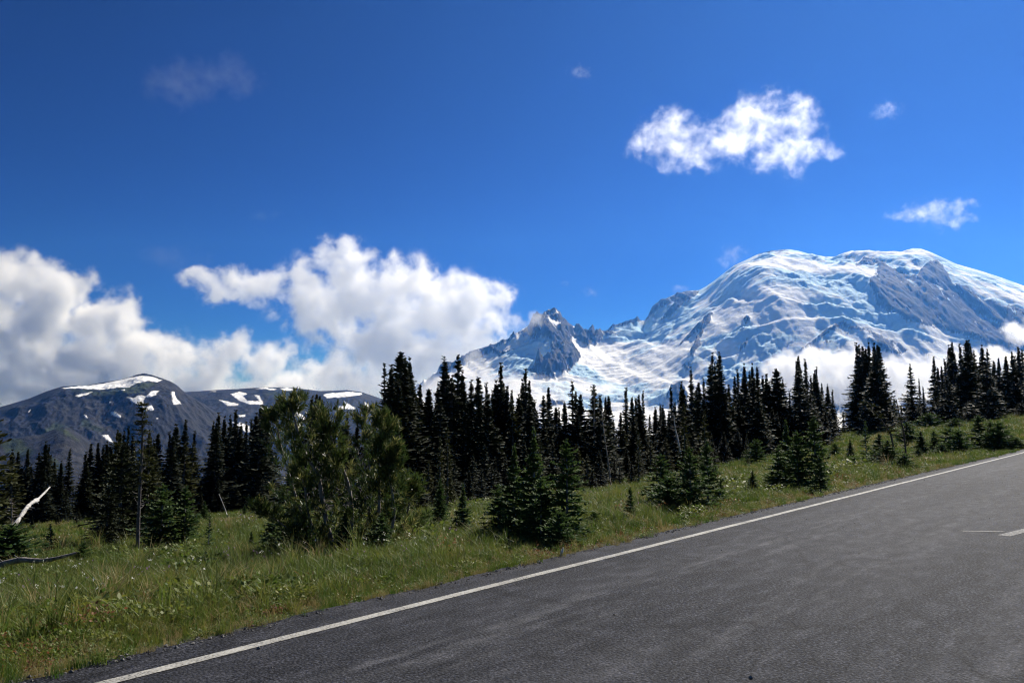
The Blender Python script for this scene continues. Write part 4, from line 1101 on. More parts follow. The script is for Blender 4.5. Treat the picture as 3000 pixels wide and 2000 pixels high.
def tuft(S, rng, p, d, L, n, wd, tip):
    """brush of long pine needles round a shoot"""
    d, a, b = frame_of(d)
    u = rng.uniform(0, 6.28, n); sp = rng.uniform(0.15, 0.95, n)
    base = p + d * (rng.uniform(-0.6, 0.25, n) * L)[:, None]
    nd = d * np.cos(sp)[:, None] + (a * np.cos(u)[:, None] + b * np.sin(u)[:, None]) * np.sin(sp)[:, None]
    w = np.cross(nd, rng.normal(0, 1, (n, 3))); w /= np.linalg.norm(w, axis=1)[:, None] + 1e-9
    l = (L * rng.uniform(0.7, 1.15, n))[:, None]
    t = np.clip(tip * rng.uniform(0.3, 1.2, n), 0, 1)[:, None]
    m0 = base + nd * l * 0.5
    S.tri(np.stack([base, m0 + w * wd, m0 - w * wd], 1), np.concatenate([t * 0.4, t, t], 1))
    S.tri(np.stack([m0 - w * wd, m0 + w * wd, base + nd * l], 1), np.concatenate([t, t, t], 1))

# ------------------------------------------------------------------ the pine clump
def pine():
    Y = ground_hit(980, 1640).y
    foot = ground_hit(980, 1640)
    e = root('pine_tree', foot, 'large many-stemmed pine with pale twisted stems and tufted olive needles', 'tree')
    rng = np.random.default_rng(5)
    k = Y / FPX
    stems = [
        ([(985, 1625), (965, 1560), (948, 1490), (942, 1420), (934, 1375), (902, 1325), (882, 1270), (870, 1215), (858, 1165), (855, 1148)], -0.5, 13, 200, 62),
        ([(1015, 1625), (1035, 1530), (1028, 1430), (1010, 1372), (988, 1320), (978, 1268), (968, 1215), (963, 1182)], -0.4, 11, 190, 58),
        ([(1050, 1625), (1085, 1500), (1085, 1400), (1072, 1310), (1064, 1240), (1062, 1165)], 0.6, 8, 150, 50),
        ([(1090, 1625), (1112, 1520), (1114, 1420), (1117, 1330), (1124, 1255), (1128, 1190)], -0.55, 9, 170, 52),
        ([(1130, 1615), (1160, 1510), (1152, 1440), (1143, 1385), (1141, 1330), (1148, 1300)], -0.75, 8, 160, 52),
        ([(930, 1620), (880, 1500), (845, 1380), (815, 1275), (809, 1220), (814, 1150)], 0.5, 8, 170, 58),
        ([(945, 1620), (905, 1520), (896, 1440), (888, 1390), (862, 1362)], -0.3, 8, 90, 50),
        ([(950, 1625), (880, 1580), (820, 1525), (770, 1500), (745, 1490)], -0.5, 6, 70, 34),
        ([(1150, 1610), (1190, 1520), (1205, 1450), (1200, 1400)], 0.1, 6, 110, 46),
    ]
    stems = [([(x, y if y > 1450 else 1450 - (1450 - y) * 0.89) for x, y in tr], dy, r0, nt, sp) for tr, dy, r0, nt, sp in stems]
    for si, (tr, dy, r0, nt, spread) in enumerate(stems):
        Q = stem_points(tr, Y + dy, 50 + si, 0.05)
        Q[:, 1] += dy * 0.4 * np.linspace(0, 1, len(Q))
        rad = 0.58 * np.linspace(r0, r0 * 0.25, len(Q)) * k
        V, F = tube(Q, rad, 8)
        tk = part('trunk', V, F, M_bark_pale, e)
        S = Soup(); B = Soup()
        n = len(Q)
        nbr = max(10, int(nt / 2.9))
        for b in range(nbr):
            f = 0.03 + 0.97 * ((b + rng.random()) / nbr) ** 1.15
            i = min(n - 2, int(f * (n - 1)))
            p0 = Q[i]
            a = rng.uniform(0, 6.28)
            L = 1.35 * spread * k * (1.15 - 0.75 * f) * rng.uniform(0.6, 1.25) + 6 * k
            up = 0.15 + 0.6 * f + rng.normal(0, 0.15)
            d = np.array([math.cos(a), math.sin(a), up]); d /= np.linalg.norm(d)
            cv = np.linspace(0, 1, 6)[:, None]
            path = p0 + d * L * cv + np.array([0, 0, 0.28 * L]) * (cv ** 2) + np.array([0, 0, -0.12 * L]) * np.sin(cv * 3.1)
            V2, F2 = tube(path, np.linspace(2.4, 0.9, 6) * k, 4)
            B.quads(V2, F2)
            dead = f < 0.38 and rng.random() < 0.22 and si in (0, 1, 3, 4)
            if dead: continue
            m = 4 + int(3 * rng.random())
            for q in range(m):
                g = rng.uniform(0.3, 1.0) if q else 1.0
                pp = np.array([np.interp(g, np.linspace(0, 1, 6), path[:, c]) for c in range(3)]) + rng.normal(0, 5 * k, 3)
                dd = d * 0.6 + np.array([0, 0, 0.75]) + rng.normal(0, 0.35, 3)
                tuft(S, rng, pp, dd, 22 * k, 18, 1.15 * k, rng.uniform(0.1, 0.9) if rng.random() < 0.30 else 0.03)
        tipd = Q[-1] - Q[-3]
        for q in range(8):
            tuft(S, rng, Q[-1] - tipd * rng.uniform(0, 2.5) + rng.normal(0, 3 * k, 3), tipd / np.linalg.norm(tipd) + rng.normal(0, .25, 3), 24 * k, 18, 1.5 * k, 0.5)
        soup_part('crown', S, M_pine, e)
        br = soup_part('branches', B, M_bark_pale, tk)
        co_fix = np.array(tk.location)   # stays at the stem
pine()

# ------------------------------------------------------------------ tall half-bare fir
def half_bare_fir():
    foot = ground_hit(405, 1642); Y = foot.y; k = Y / FPX
    e = root('half_bare_fir', foot, 'tall thin fir with a bare grey trunk, dead lower twigs and sparse top', 'tree')
    Q = stem_points([(402, 1645), (404, 1560), (407, 1480), (411, 1400), (416, 1320), (417, 1250), (416, 1200), (415, 1172)], Y, 77, 0.01)
    V, F = tube(Q, np.interp(np.linspace(0, 1, len(Q)), [0, 0.3, 0.7, 1], [6.0, 4.6, 3.0, 0.8]) * k, 8)
    part('trunk', V, F, bark_material('grey_bark', (0.05, 0.043, 0.042), (0.16, 0.14, 0.135), 25.0), e)
    rng = np.random.default_rng(78)
    n = len(Q)
    for b in range(46):                                        # dead twigs, mostly to the lit side
        f = rng.uniform(0.12, 0.66); i = f * (n - 1)
        p0 = np.array([np.interp(i, np.arange(n), Q[:, c]) for c in range(3)])
        a = rng.normal(0.2, 1.2) if rng.random() < 0.75 else rng.uniform(0, 6.28)
        L = rng.uniform(6, 26) * k
        d = np.array([math.cos(a), math.sin(a), rng.normal(-0.15, 0.2)])
        cv = np.linspace(0, 1, 5)[:, None]
        path = p0 + d * L * cv + np.array([0, 0, 0.35 * L]) * cv ** 2.5 + rng.normal(0, 0.03 * L, (5, 3)) * cv
        V2, F2 = tube(path, np.linspace(1.2, 0.4, 5) * k, 4)
        part('branch', V2, F2, M_dead_dim, e)
    S = Soup()
    for b in range(110):
        f = 0.42 + 0.58 * rng.random() ** 0.9; i = f * (n - 1)
        p0 = np.array([np.interp(i, np.arange(n), Q[:, c]) for c in range(3)])
        lay = math.floor(f * 16) / 16 + 0.012 * rng.normal()
        p0[2] = np.interp(min(max(lay, 0.40), 1.0) * (n - 1), np.arange(n), Q[:, 2])
        a = rng.uniform(0, 6.28)
        L = (34 * min(1.0, (1.12 - f) / 0.45) + 4) * k * rng.uniform(0.5, 1.2)
        d = np.array([math.cos(a), math.sin(a), rng.normal(0.05, 0.1)])
        spray(S, rng, p0, d, L, 11, 9 * k, 1.8 * k, 0.6, 0.25, 0.1)
    soup_part('crown', S, M_fir_olive, e)
half_bare_fir()

# ------------------------------------------------------------------ leaning stems with ragged crowns in the right meadow
def bent_fir(trace, base, r0, label, seed, fol, branch_px=14, Y=None, mat=None, name='bent_fir'):
    foot = ground_hit(*base); Y = Y or foot.y; k = Y / FPX
    foot = Vector((foot.x, Y, float(ground_z(foot.x, Y))))
    e = root(name, foot, label, 'tree')
    Q = stem_points(trace, Y, seed, 0.02)
    V, F = tube(Q, np.linspace(r0, r0 * 0.35, len(Q)) * k, 7)
    part('trunk', V, F, mat or M_dead_dim, e)
    rng = np.random.default_rng(seed); n = len(Q); S = Soup()
    for b in range(44):
        f = rng.uniform(0.05, 1.0); i = f * (n - 1)
        p0 = np.array([np.interp(i, np.arange(n), Q[:, c]) for c in range(3)])
        a = rng.uniform(0, 6.28); L = branch_px * k * rng.uniform(0.5, 1.4)
        d = np.array([math.cos(a), math.sin(a), rng.normal(0.1, 0.3)])
        if rng.random() < fol:
            spray(S, rng, p0, d, L, 12, 7 * k, 1.6 * k, 0.4, 0.2, 0.1)
        else:
            cv = np.linspace(0, 1, 4)[:, None]
            V2, F2 = tube(p0 + d * L * cv * 0.8 + rng.normal(0, 0.06 * L, (4, 3)) * cv, np.linspace(0.8, 0.3, 4) * k, 4)
            part('branch', V2, F2, M_dead_dim, e)
    if S.n: soup_part('crown', S, M_fir_olive, e)
bent_fir([(2625, 1372), (2615, 1290), (2606, 1262), (2590, 1245), (2578, 1222), (2560, 1205), (2550, 1188), (2540, 1178)], (2625, 1375), 3.0, 'leaning fir with a bent pale stem and ragged tip in the right meadow', 91, 0.92, 26, mat=M_bark)
bent_fir([(2662, 1378), (2652, 1320), (2648, 1270), (2636, 1230), (2628, 1200), (2621, 1168)], (2662, 1380), 2.8, 'thin half-dead fir right of the leaning bent fir', 92, 0.7, 20, mat=M_bark)
bent_fir([(1998, 1345), (1990, 1310), (1985, 1280), (1977, 1253), (1975, 1215)], (1998, 1420), 3.2, 'white twisted dead stem rising above the second clump', 93, 0.0, 12, mat=M_dead, name='dead_snag')
bent_fir([(1790, 1420), (1782, 1350), (1772, 1290), (1766, 1240), (1762, 1200)], (1790, 1440), 2.6, 'pale bare stem leaning in the gap right of the centre stand', 94, 0.25, 14, name='bent_fir')
bent_fir([(1742, 1400), (1741, 1250), (1741, 1170), (1738, 1128)], (1742, 1400), 3.0, 'snag with a bare forked tip below the glacier', 95, 0.3, 16, Y=60, name='dead_snag')

# ------------------------------------------------------------------ dead wood at the left
CAMP = np.array([0, 0, CAM_H])
def dead_wood():
    foot = ground_hit(15, 1655); Y = foot.y; k = Y / FPX
    e = root('leaning_dead_trunk', foot, 'bleached white dead trunk leaning up to the right at the left edge', 'dead trunk')
    Q = stem_points([(2, 1600), (25, 1562), (45, 1535), (65, 1505), (80, 1485), (92, 1472), (103, 1468), (115, 1458), (128, 1445), (146, 1426)], Y, 3, 0.0)
    Q = CAMP + (Q - CAMP) * (1 + 0.16 * np.linspace(0, 1, len(Q)) ** 1.2)[:, None]      # it leans away into the meadow
    rad = np.interp(np.linspace(0, 1, len(Q)), [0, 0.3, 0.62, 0.68, 0.75, 1], [6.5, 6, 5.5, 7.5, 4, 2.5]) * k
    rad = rad * (1 + 0.16 * np.sin(np.arange(len(Q)) * 2.1) + 0.08 * np.sin(np.arange(len(Q)) * 5.3))
    V, F = tube(Q, rad, 9)
    rng = np.random.default_rng(4)
    V = V + rng.normal(0, 0.10, V.shape) * rad.repeat(9)[:, None]
    part('trunk', V, F, M_dead, e)
    for f, dx, dz, L in ((0.42, 1, -0.1, 20), (0.45, 1, -0.05, 26), (0.3, 1, 0.1, 12), (0.68, 0.8, -0.6, 14), (0.55, 0.8, -.4, 9)):
        i = f * (len(Q) - 1)
        p0 = np.array([np.interp(i, np.arange(len(Q)), Q[:, c]) for c in range(3)])
        cv = np.linspace(0, 1, 4)[:, None]
        V2, F2 = tube(p0 + np.array([dx, -0.2, dz]) * L * k * cv, np.linspace(1.6, 0.5, 4) * k, 5)
        part('branch', V2, F2, M_dead, e)
    # dry dead sapling beside it
    foot = ground_hit(34, 1615)
    e = root('dead_sapling', foot, 'small dry sapling of bare pale twigs beside the leaning white trunk', 'dead sapling')
    Q = stem_points([(30, 1612), (33, 1540), (35, 1490), (34, 1460)], Y + 0.4, 6, 0.01)
    V, F = tube(Q, np.linspace(2.4, 0.5, len(Q)) * k, 5); part('trunk', V, F, M_dead_dim, e)
    for b in range(34):
        f = rng.uniform(0.2, 1); i = f * (len(Q) - 1)
        p0 = np.array([np.interp(i, np.arange(len(Q)), Q[:, c]) for c in range(3)])
        a = rng.uniform(0, 6.28); L = (28 * (1.05 - f) + 5) * k
        cv = np.linspace(0, 1, 4)[:, None]
        V2, F2 = tube(p0 + np.array([math.cos(a), math.sin(a), rng.normal(0.1, .25)]) * L * cv + rng.normal(0, .08 * L, (4, 3)) * cv, np.linspace(0.9, 0.3, 4) * k, 4)
        part('branch', V2, F2, M_dead_dim, e)
    # fallen log
    foot = ground_hit(100, 1690); Y = foot.y; k = Y / FPX
    e = root('fallen_log', foot, 'grey weathered fallen log lying in the grass at the left', 'log')
    Q = stem_points([(-60, 1690), (-10, 1668), (30, 1652), (70, 1645), (105, 1650), (140, 1648), (175, 1640), (205, 1632), (225, 1626)], Y, 9, 0.03)
    Q[:, 2] += 0.06
    V, F = tube(Q, np.linspace(11, 3.0, len(Q)) * k * (1 + .1 * np.sin(np.arange(len(Q)) * 1.7)), 9); part('trunk', V, F, M_dead_dim, e)
    for f, dx, dz, L in ((0.35, -0.6, 0.6, 26), (0.5, 0.7, -0.5, 14), (0.72, 0.8, 0.35, 26), (0.8, -.5, .4, 12), (0.2, -.5, .7, 22)):
        i = f * (len(Q) - 1)
        p0 = np.array([np.interp(i, np.arange(len(Q)), Q[:, c]) for c in range(3)])
        cv = np.linspace(0, 1, 4)[:, None]
        V2, F2 = tube(p0 + np.array([dx, -0.3, dz]) * L * k * cv, np.linspace(2.2, 0.6, 4) * k, 5)
        part('branch', V2, F2, M_dead_dim, e)
dead_wood()

# ------------------------------------------------------------------ thin leaning pole, a stone and a scrap of white litter
def small_things():
    foot = ground_hit(673, 1530); Y = foot.y; k = Y / FPX
    e = root('marker_pole', foot, 'thin pale pole with dark bands leaning in the left meadow', 'pole')
    a = np.array(tuple(at(674, 1531, Y))); b = np.array(tuple(at(641, 1446, Y)))
    P = a + (b - a) * np.linspace(0, 1, 8)[:, None]
    P += np.array([0.02, 0, 0]) * np.sin(np.linspace(0, 3.1, 8))[:, None]
    V, F = tube(P[:3], np.full(3, 1.1 * k), 6); part('lower_section', V, F, M_bark, e)
    V, F = tube(P[2:], np.linspace(1.12, 0.9, 6) * k, 6); part('upper_section', V, F, bark_material('pale_pole', (0.35, 0.34, 0.33), (0.55, 0.54, 0.52)), e)
    foot = ground_hit(607, 1772)
    rng = np.random.default_rng(3)
    n1, n2 = 14, 9
    th, ph = np.meshgrid(np.linspace(0, 2 * math.pi, n1, endpoint=False), np.linspace(0.02, math.pi - 0.02, n2))
    V = np.stack([np.cos(th) * np.sin(ph), np.sin(th) * np.sin(ph), np.cos(ph)], -1).reshape(-1, 3)
    rr_ = 1 + 0.28 * fbm(V[:, 0] * 1.7 + 3, V[:, 1] * 1.7 + V[:, 2] * 1.3, 3, 11)
    V = V * rr_[:, None] * np.array([0.17, 0.13, 0.13])
    F = [(i * n1 + j, i * n1 + (j + 1) % n1, (i + 1) * n1 + (j + 1) % n1, (i + 1) * n1 + j) for i in range(n2 - 1) for j in range(n1)]
    o = add_np_mesh('stone', V, np.array(F), bark_material('grey_stone', (0.12, 0.11, 0.10), (0.27, 0.24, 0.22), 14.0), False)
    o.location = foot + Vector((0, 0, 0.13)); tag(o, 'grey-brown stone half hidden in the roadside grass', 'stone')
    foot = ground_hit(1643, 1628)
    e = root('litter_bottle', foot, 'small white plastic bottle lying in the verge', 'bottle')
    k = foot.y / FPX
    prof = [(0.0, 1.0), (0.02, 3.6), (0.55, 3.8), (0.72, 2.2), (0.82, 1.3), (0.86, 1.3)]
    P = np.array([[0, 0, h * 26 * k] for h, _ in prof]); V, F = tube(P, np.array([r for _, r in prof]) * k, 10)
    mm = NT('white_plastic'); mm.principled((0.62, 0.66, 0.70), 0.35, 0.5)
    o = add_np_mesh('body', V, F, mm.mat, True, parent=e)
    P = np.array([[0, 0, h * 26 * k] for h in (0.86, 0.97, 0.98)]); V, F = tube(P, np.array([1.7, 1.7, 0.1]) * k, 10)
    o = add_np_mesh('cap', V, F, mm.mat, True, parent=e)
    e.rotation_euler = (0.25, 0.2, 0.3)
small_things()
# ------------------------------------------------------------------ grass, weeds and flowers: scattered clumps
def plant_material(name, stops, transl=0.42, rough=0.55):
    m = NT(name)
    rnd = m.n('ShaderNodeObjectInfo').outputs['Random']
    pos = m.n('ShaderNodeNewGeometry').outputs['Position']
    n = m.n('ShaderNodeTexNoise', {'Vector': pos, 'Scale': 0.35, 'Detail': 3.0}).outputs[0]
    k = m.math('ADD', m.math('MULTIPLY', rnd, 0.75), m.math('MULTIPLY', m.math('SUBTRACT', n, 0.38), 1.1), True)
    c = m.ramp(k, stops)
    c = m.mix(m.attr('tip'), c, m.attr('tint', out='Color'))
    d = m.n('ShaderNodeBsdfPrincipled', {'Base Color': c, 'Roughness': rough, 'Specular IOR Level': 0.3})
    t = m.n('ShaderNodeBsdfTranslucent', {'Color': c})
    mx = m.n('ShaderNodeMixShader', {'Fac': transl, 1: d.outputs[0], 2: t.outputs[0]})
    m.link(mx.outputs[0], m.out.inputs['Surface'])
    return m.mat

class Clump(Soup):
    def __init__(s): super().__init__(); s.c = []
    def add(s, P, tip, tint):
        s.tri(P, tip); s.c.append(np.broadcast_to(np.array([*tint, 1.0]), (len(P) * 3, 4)))
    def build(s, name, mat):
        return add_np_mesh(name, np.concatenate(s.v), np.concatenate(s.f), mat, False, attrs={'tip': np.concatenate(s.t)}, cols={'tint': np.concatenate(s.c)}, link=False)

def blades(C, rng, n, rad, h, w, lean, tint, tip):
    r = rad * np.sqrt(rng.random(n)); a = rng.uniform(0, 6.28, n)
    b = np.stack([r * np.cos(a), r * np.sin(a), np.zeros(n) - 0.03], 1)
    hh = h * rng.uniform(0.5, 1.25, n); la = rng.uniform(0, 6.28, n); ll = lean * rng.uniform(0.1, 1.2, n)
    dx = np.stack([np.cos(la), np.sin(la), 0 * la], 1)
    p1 = b + dx * (0.25 * ll * hh)[:, None] + np.array([0, 0, 1.0]) * (0.6 * hh)[:, None]
    p2 = b + dx * (0.9 * ll * hh)[:, None] + np.array([0, 0, 1.0]) * (hh * (1 - 0.25 * ll))[:, None]
    fa = rng.uniform(0, 6.28, n); s_ = np.stack([np.cos(fa), np.sin(fa), 0 * fa], 1) * (w * rng.uniform(0.6, 1.3, n))[:, None]
    T = tip * rng.uniform(0.3, 1, n)
    t3 = lambda x, y, z: np.stack([x, y, z], 1)
    C.add(t3(b - s_, b + s_, p1 + s_ * 0.8), t3(T * 0, T * 0, T * .5), tint)
    C.add(t3(b - s_, p1 + s_ * 0.8, p1 - s_ * 0.8), t3(T * 0, T * .5, T * .5), tint)
    C.add(t3(p1 - s_ * 0.8, p1 + s_ * 0.8, p2), t3(T * .5, T * .5, T), tint)

def leaves(C, rng, n, rad, h, L, w, tint, tip):
    r = rad * np.sqrt(rng.random(n)); a = rng.uniform(0, 6.28, n)
    p = np.stack([r * np.cos(a), r * np.sin(a), h * rng.random(n) ** 0.8], 1)
    b = a + rng.normal(0, 0.9, n); el = rng.uniform(-0.2, 0.9, n)
    d = np.stack([np.cos(b) * np.cos(el), np.sin(b) * np.cos(el), np.sin(el)], 1)
    s_ = np.cross(d, rng.normal(0, 0.5, (n, 3)) + np.array([0, 0, 1.0])); s_ /= np.linalg.norm(s_, axis=1)[:, None] + 1e-9
    l = (L * rng.uniform(0.6, 1.2, n))[:, None]; ww = w * rng.uniform(0.7, 1.2, n)[:, None]
    m0 = p + d * l * 0.45
    T = (tip * rng.uniform(0.0, 1, n))[:, None] * np.ones((1, 3))
    C.add(np.stack([p, m0 + s_ * ww, m0 - s_ * ww], 1), T, tint)
    C.add(np.stack([m0 - s_ * ww, m0 + s_ * ww, p + d * l], 1), T, tint)

def flowers(C, rng, n, rad, h, size, tint, pieces=7):
    r = rad * np.sqrt(rng.random(n)); a = rng.uniform(0, 6.28, n)
    for i in range(n):
        b = np.array([r[i] * math.cos(a[i]), r[i] * math.sin(a[i]), 0]); t = b + np.array([rng.normal(0, .05), rng.normal(0, .05), h * rng.uniform(0.7, 1.2)])
        s_ = np.array([0.003, 0, 0])
        C.add(np.stack([np.stack([b - s_, b + s_, t])]), 0.0, tint)
        q = t + rng.normal(0, size * 0.5, (pieces, 3)) * np.array([1, 1, 0.8])
        o1 = rng.normal(0, size * 0.6, (pieces, 3)); o2 = rng.normal(0, size * 0.6, (pieces, 3))
        C.add(np.stack([q, q + o1, q + o2], 1), 1.0, tint)

G_green = plant_material('meadow_grass', [(0.0, (0.030, 0.088, 0.010)), (0.45, (0.066, 0.140, 0.014)), (0.80, (0.125, 0.175, 0.020)), (1.0, (0.20, 0.19, 0.036))])
G_dry = plant_material('dry_grass', [(0.0, (0.14, 0.13, 0.032)), (0.5, (0.24, 0.20, 0.065)), (1.0, (0.34, 0.26, 0.13))])
G_weed = plant_material('leafy_weeds', [(0.0, (0.034, 0.085, 0.014)), (0.6, (0.085, 0.140, 0.020)), (1.0, (0.17, 0.18, 0.026))])
G_red = plant_material('reddened_weeds', [(0.0, (0.11, 0.045, 0.020)), (0.5, (0.13, 0.075, 0.030)), (1.0, (0.17, 0.10, 0.055))])
G_stem = plant_material('flower_stems', [(0.0, (0.04, 0.07, 0.015)), (1.0, (0.08, 0.09, 0.025))])

rng0 = np.random.default_rng(99)
def clump_set(kind):
    out = []
    for i in range(5):
        C = Clump(); r = np.random.default_rng(1000 + 37 * i + len(kind))
        if kind == 'green':
            blades(C, r, 42, 0.13, 0.31, 0.0042, 0.75, (0.16, 0.14, 0.05), 0.7); mat = G_green
        elif kind == 'dry':
            blades(C, r, 36, 0.11, 0.24, 0.0036, 0.9, (0.36, 0.28, 0.14), 0.6); mat = G_dry
        elif kind == 'shrub':
            leaves(C, r, 150, 0.30, 0.30, 0.075, 0.022, (0.22, 0.21, 0.04), 0.5); mat = G_weed
        elif kind == 'redshrub':
            leaves(C, r, 190, 0.26, 0.24, 0.036, 0.010, (0.28, 0.08, 0.03), 0.6); mat = G_red
        elif kind == 'tall':
            blades(C, r, 34, 0.07, 0.50, 0.0042, 0.55, (0.24, 0.20, 0.08), 0.8); mat = G_green
        elif kind == 'talldry':
            blades(C, r, 30, 0.06, 0.46, 0.0036, 0.6, (0.40, 0.32, 0.18), 0.8); mat = G_dry
        elif kind == 'weed':
            leaves(C, r, 46, 0.13, 0.16, 0.055, 0.015, (0.20, 0.20, 0.04), 0.5); mat = G_weed
        elif kind == 'red':
            leaves(C, r, 34, 0.11, 0.18, 0.05, 0.012, (0.26, 0.06, 0.02), 0.6); blades(C, r, 10, 0.1, 0.25, 0.003, 0.5, (0.2, 0.12, 0.06), 0.6); mat = G_red
        elif kind == 'white':
            flowers(C, r, 3, 0.20, 0.36, 0.016, (0.80, 0.80, 0.72)); mat = G_stem
        elif kind == 'purple':
            flowers(C, r, 4, 0.16, 0.34, 0.013, (0.36, 0.20, 0.42)); mat = G_stem
        elif kind == 'far':
            blades(C, r, 60, 0.42, 0.34, 0.012, 0.8, (0.15, 0.13, 0.045), 0.7); mat = G_green
        elif kind == 'fardry':
            blades(C, r, 60, 0.42, 0.32, 0.011, 0.8, (0.30, 0.24, 0.12), 0.7); mat = G_dry
        elif kind == 'farwhite':
            flowers(C, r, 5, 0.5, 0.36, 0.026, (0.75, 0.75, 0.66), 5); mat = G_stem
        out.append(bpy.data.objects.new(kind + '_clump', C.build(kind + '_clump', mat)))
    return out

def scatter(name, label, kind, pts, scl):
    """one object: clumps placed by geometry nodes on explicit points"""
    srcs = clump_set(kind)
    n = len(pts)
    z = ground_z(pts[:, 0], pts[:, 1])
    v = np.concatenate([pts, z[:, None]], 1)
    me = bpy.data.meshes.new(name); me.vertices.add(n); me.vertices.foreach_set('co', v.astype(np.float32).ravel())
    a = me.attributes.new('scl', 'FLOAT', 'POINT'); a.data.foreach_set('value', scl.astype(np.float32))
    a = me.attributes.new('rot', 'FLOAT_VECTOR', 'POINT')
    rot = np.stack([rng0.normal(0, 0.12, n), rng0.normal(0, 0.12, n), rng0.uniform(0, 6.28, n)], 1)
    a.data.foreach_set('vector', rot.astype(np.float32).ravel())
    a = me.attributes.new('pick', 'INT', 'POINT'); a.data.foreach_set('value', rng0.integers(0, len(srcs), n).astype(np.int32))
    ng = bpy.data.node_groups.new(name, 'GeometryNodeTree')
    ng.interface.new_socket('Geometry', in_out='INPUT', socket_type='NodeSocketGeometry')
    ng.interface.new_socket('Geometry', in_out='OUTPUT', socket_type='NodeSocketGeometry')
    N, L = ng.nodes, ng.links
    gi = N.new('NodeGroupInput'); go = N.new('NodeGroupOutput')
    j = N.new('GeometryNodeGeometryToInstance')
    for s_ in srcs[::-1]:
        oi = N.new('GeometryNodeObjectInfo'); oi.inputs['Object'].default_value = s_
        L.new(oi.outputs['Geometry'], j.inputs[0])
    def na(nm, t):
        x = N.new('GeometryNodeInputNamedAttribute'); x.data_type = t; x.inputs['Name'].default_value = nm; return x.outputs['Attribute']
    io = N.new('GeometryNodeInstanceOnPoints'); io.inputs['Pick Instance'].default_value = True
    L.new(gi.outputs[0], io.inputs['Points']); L.new(j.outputs[0], io.inputs['Instance'])
    L.new(na('pick', 'INT'), io.inputs['Instance Index']); L.new(na('rot', 'FLOAT_VECTOR'), io.inputs['Rotation']); L.new(na('scl', 'FLOAT'), io.inputs['Scale'])
    L.new(io.outputs[0], go.inputs[0])
    o = bpy.data.objects.new(name, me); col.objects.link(o)
    mod = o.modifiers.new('scatter', 'NODES'); mod.node_group = ng
    tag(o, label, 'grass' if 'grass' in name else 'plants', kind='stuff')
    return o

def field(r0, r1, dens, half=0.66):
    """random ground points between two distances within the wide view, off the road"""
    n = int(dens * half * (r1 * r1 - r0 * r0))
    r = np.sqrt(rng0.uniform(r0 * r0, r1 * r1, n)); a = rng0.uniform(-half, half, n)
    p = np.stack([r * np.sin(a), r * np.cos(a)], 1)
    t, s = ts(p[:, 0], p[:, 1])
    edge = S_EDGE + 0.17 * fbm(t / 1.7, t * 0, 5, 3)
    return p[(s > edge - 0.06) & (s < 140)]

def split(p, *probs):
    u = rng0.random(len(p)); out = []; c = 0
    for q in probs:
        out.append(p[(u >= c) & (u < c + q)]); c = c + q
    return out

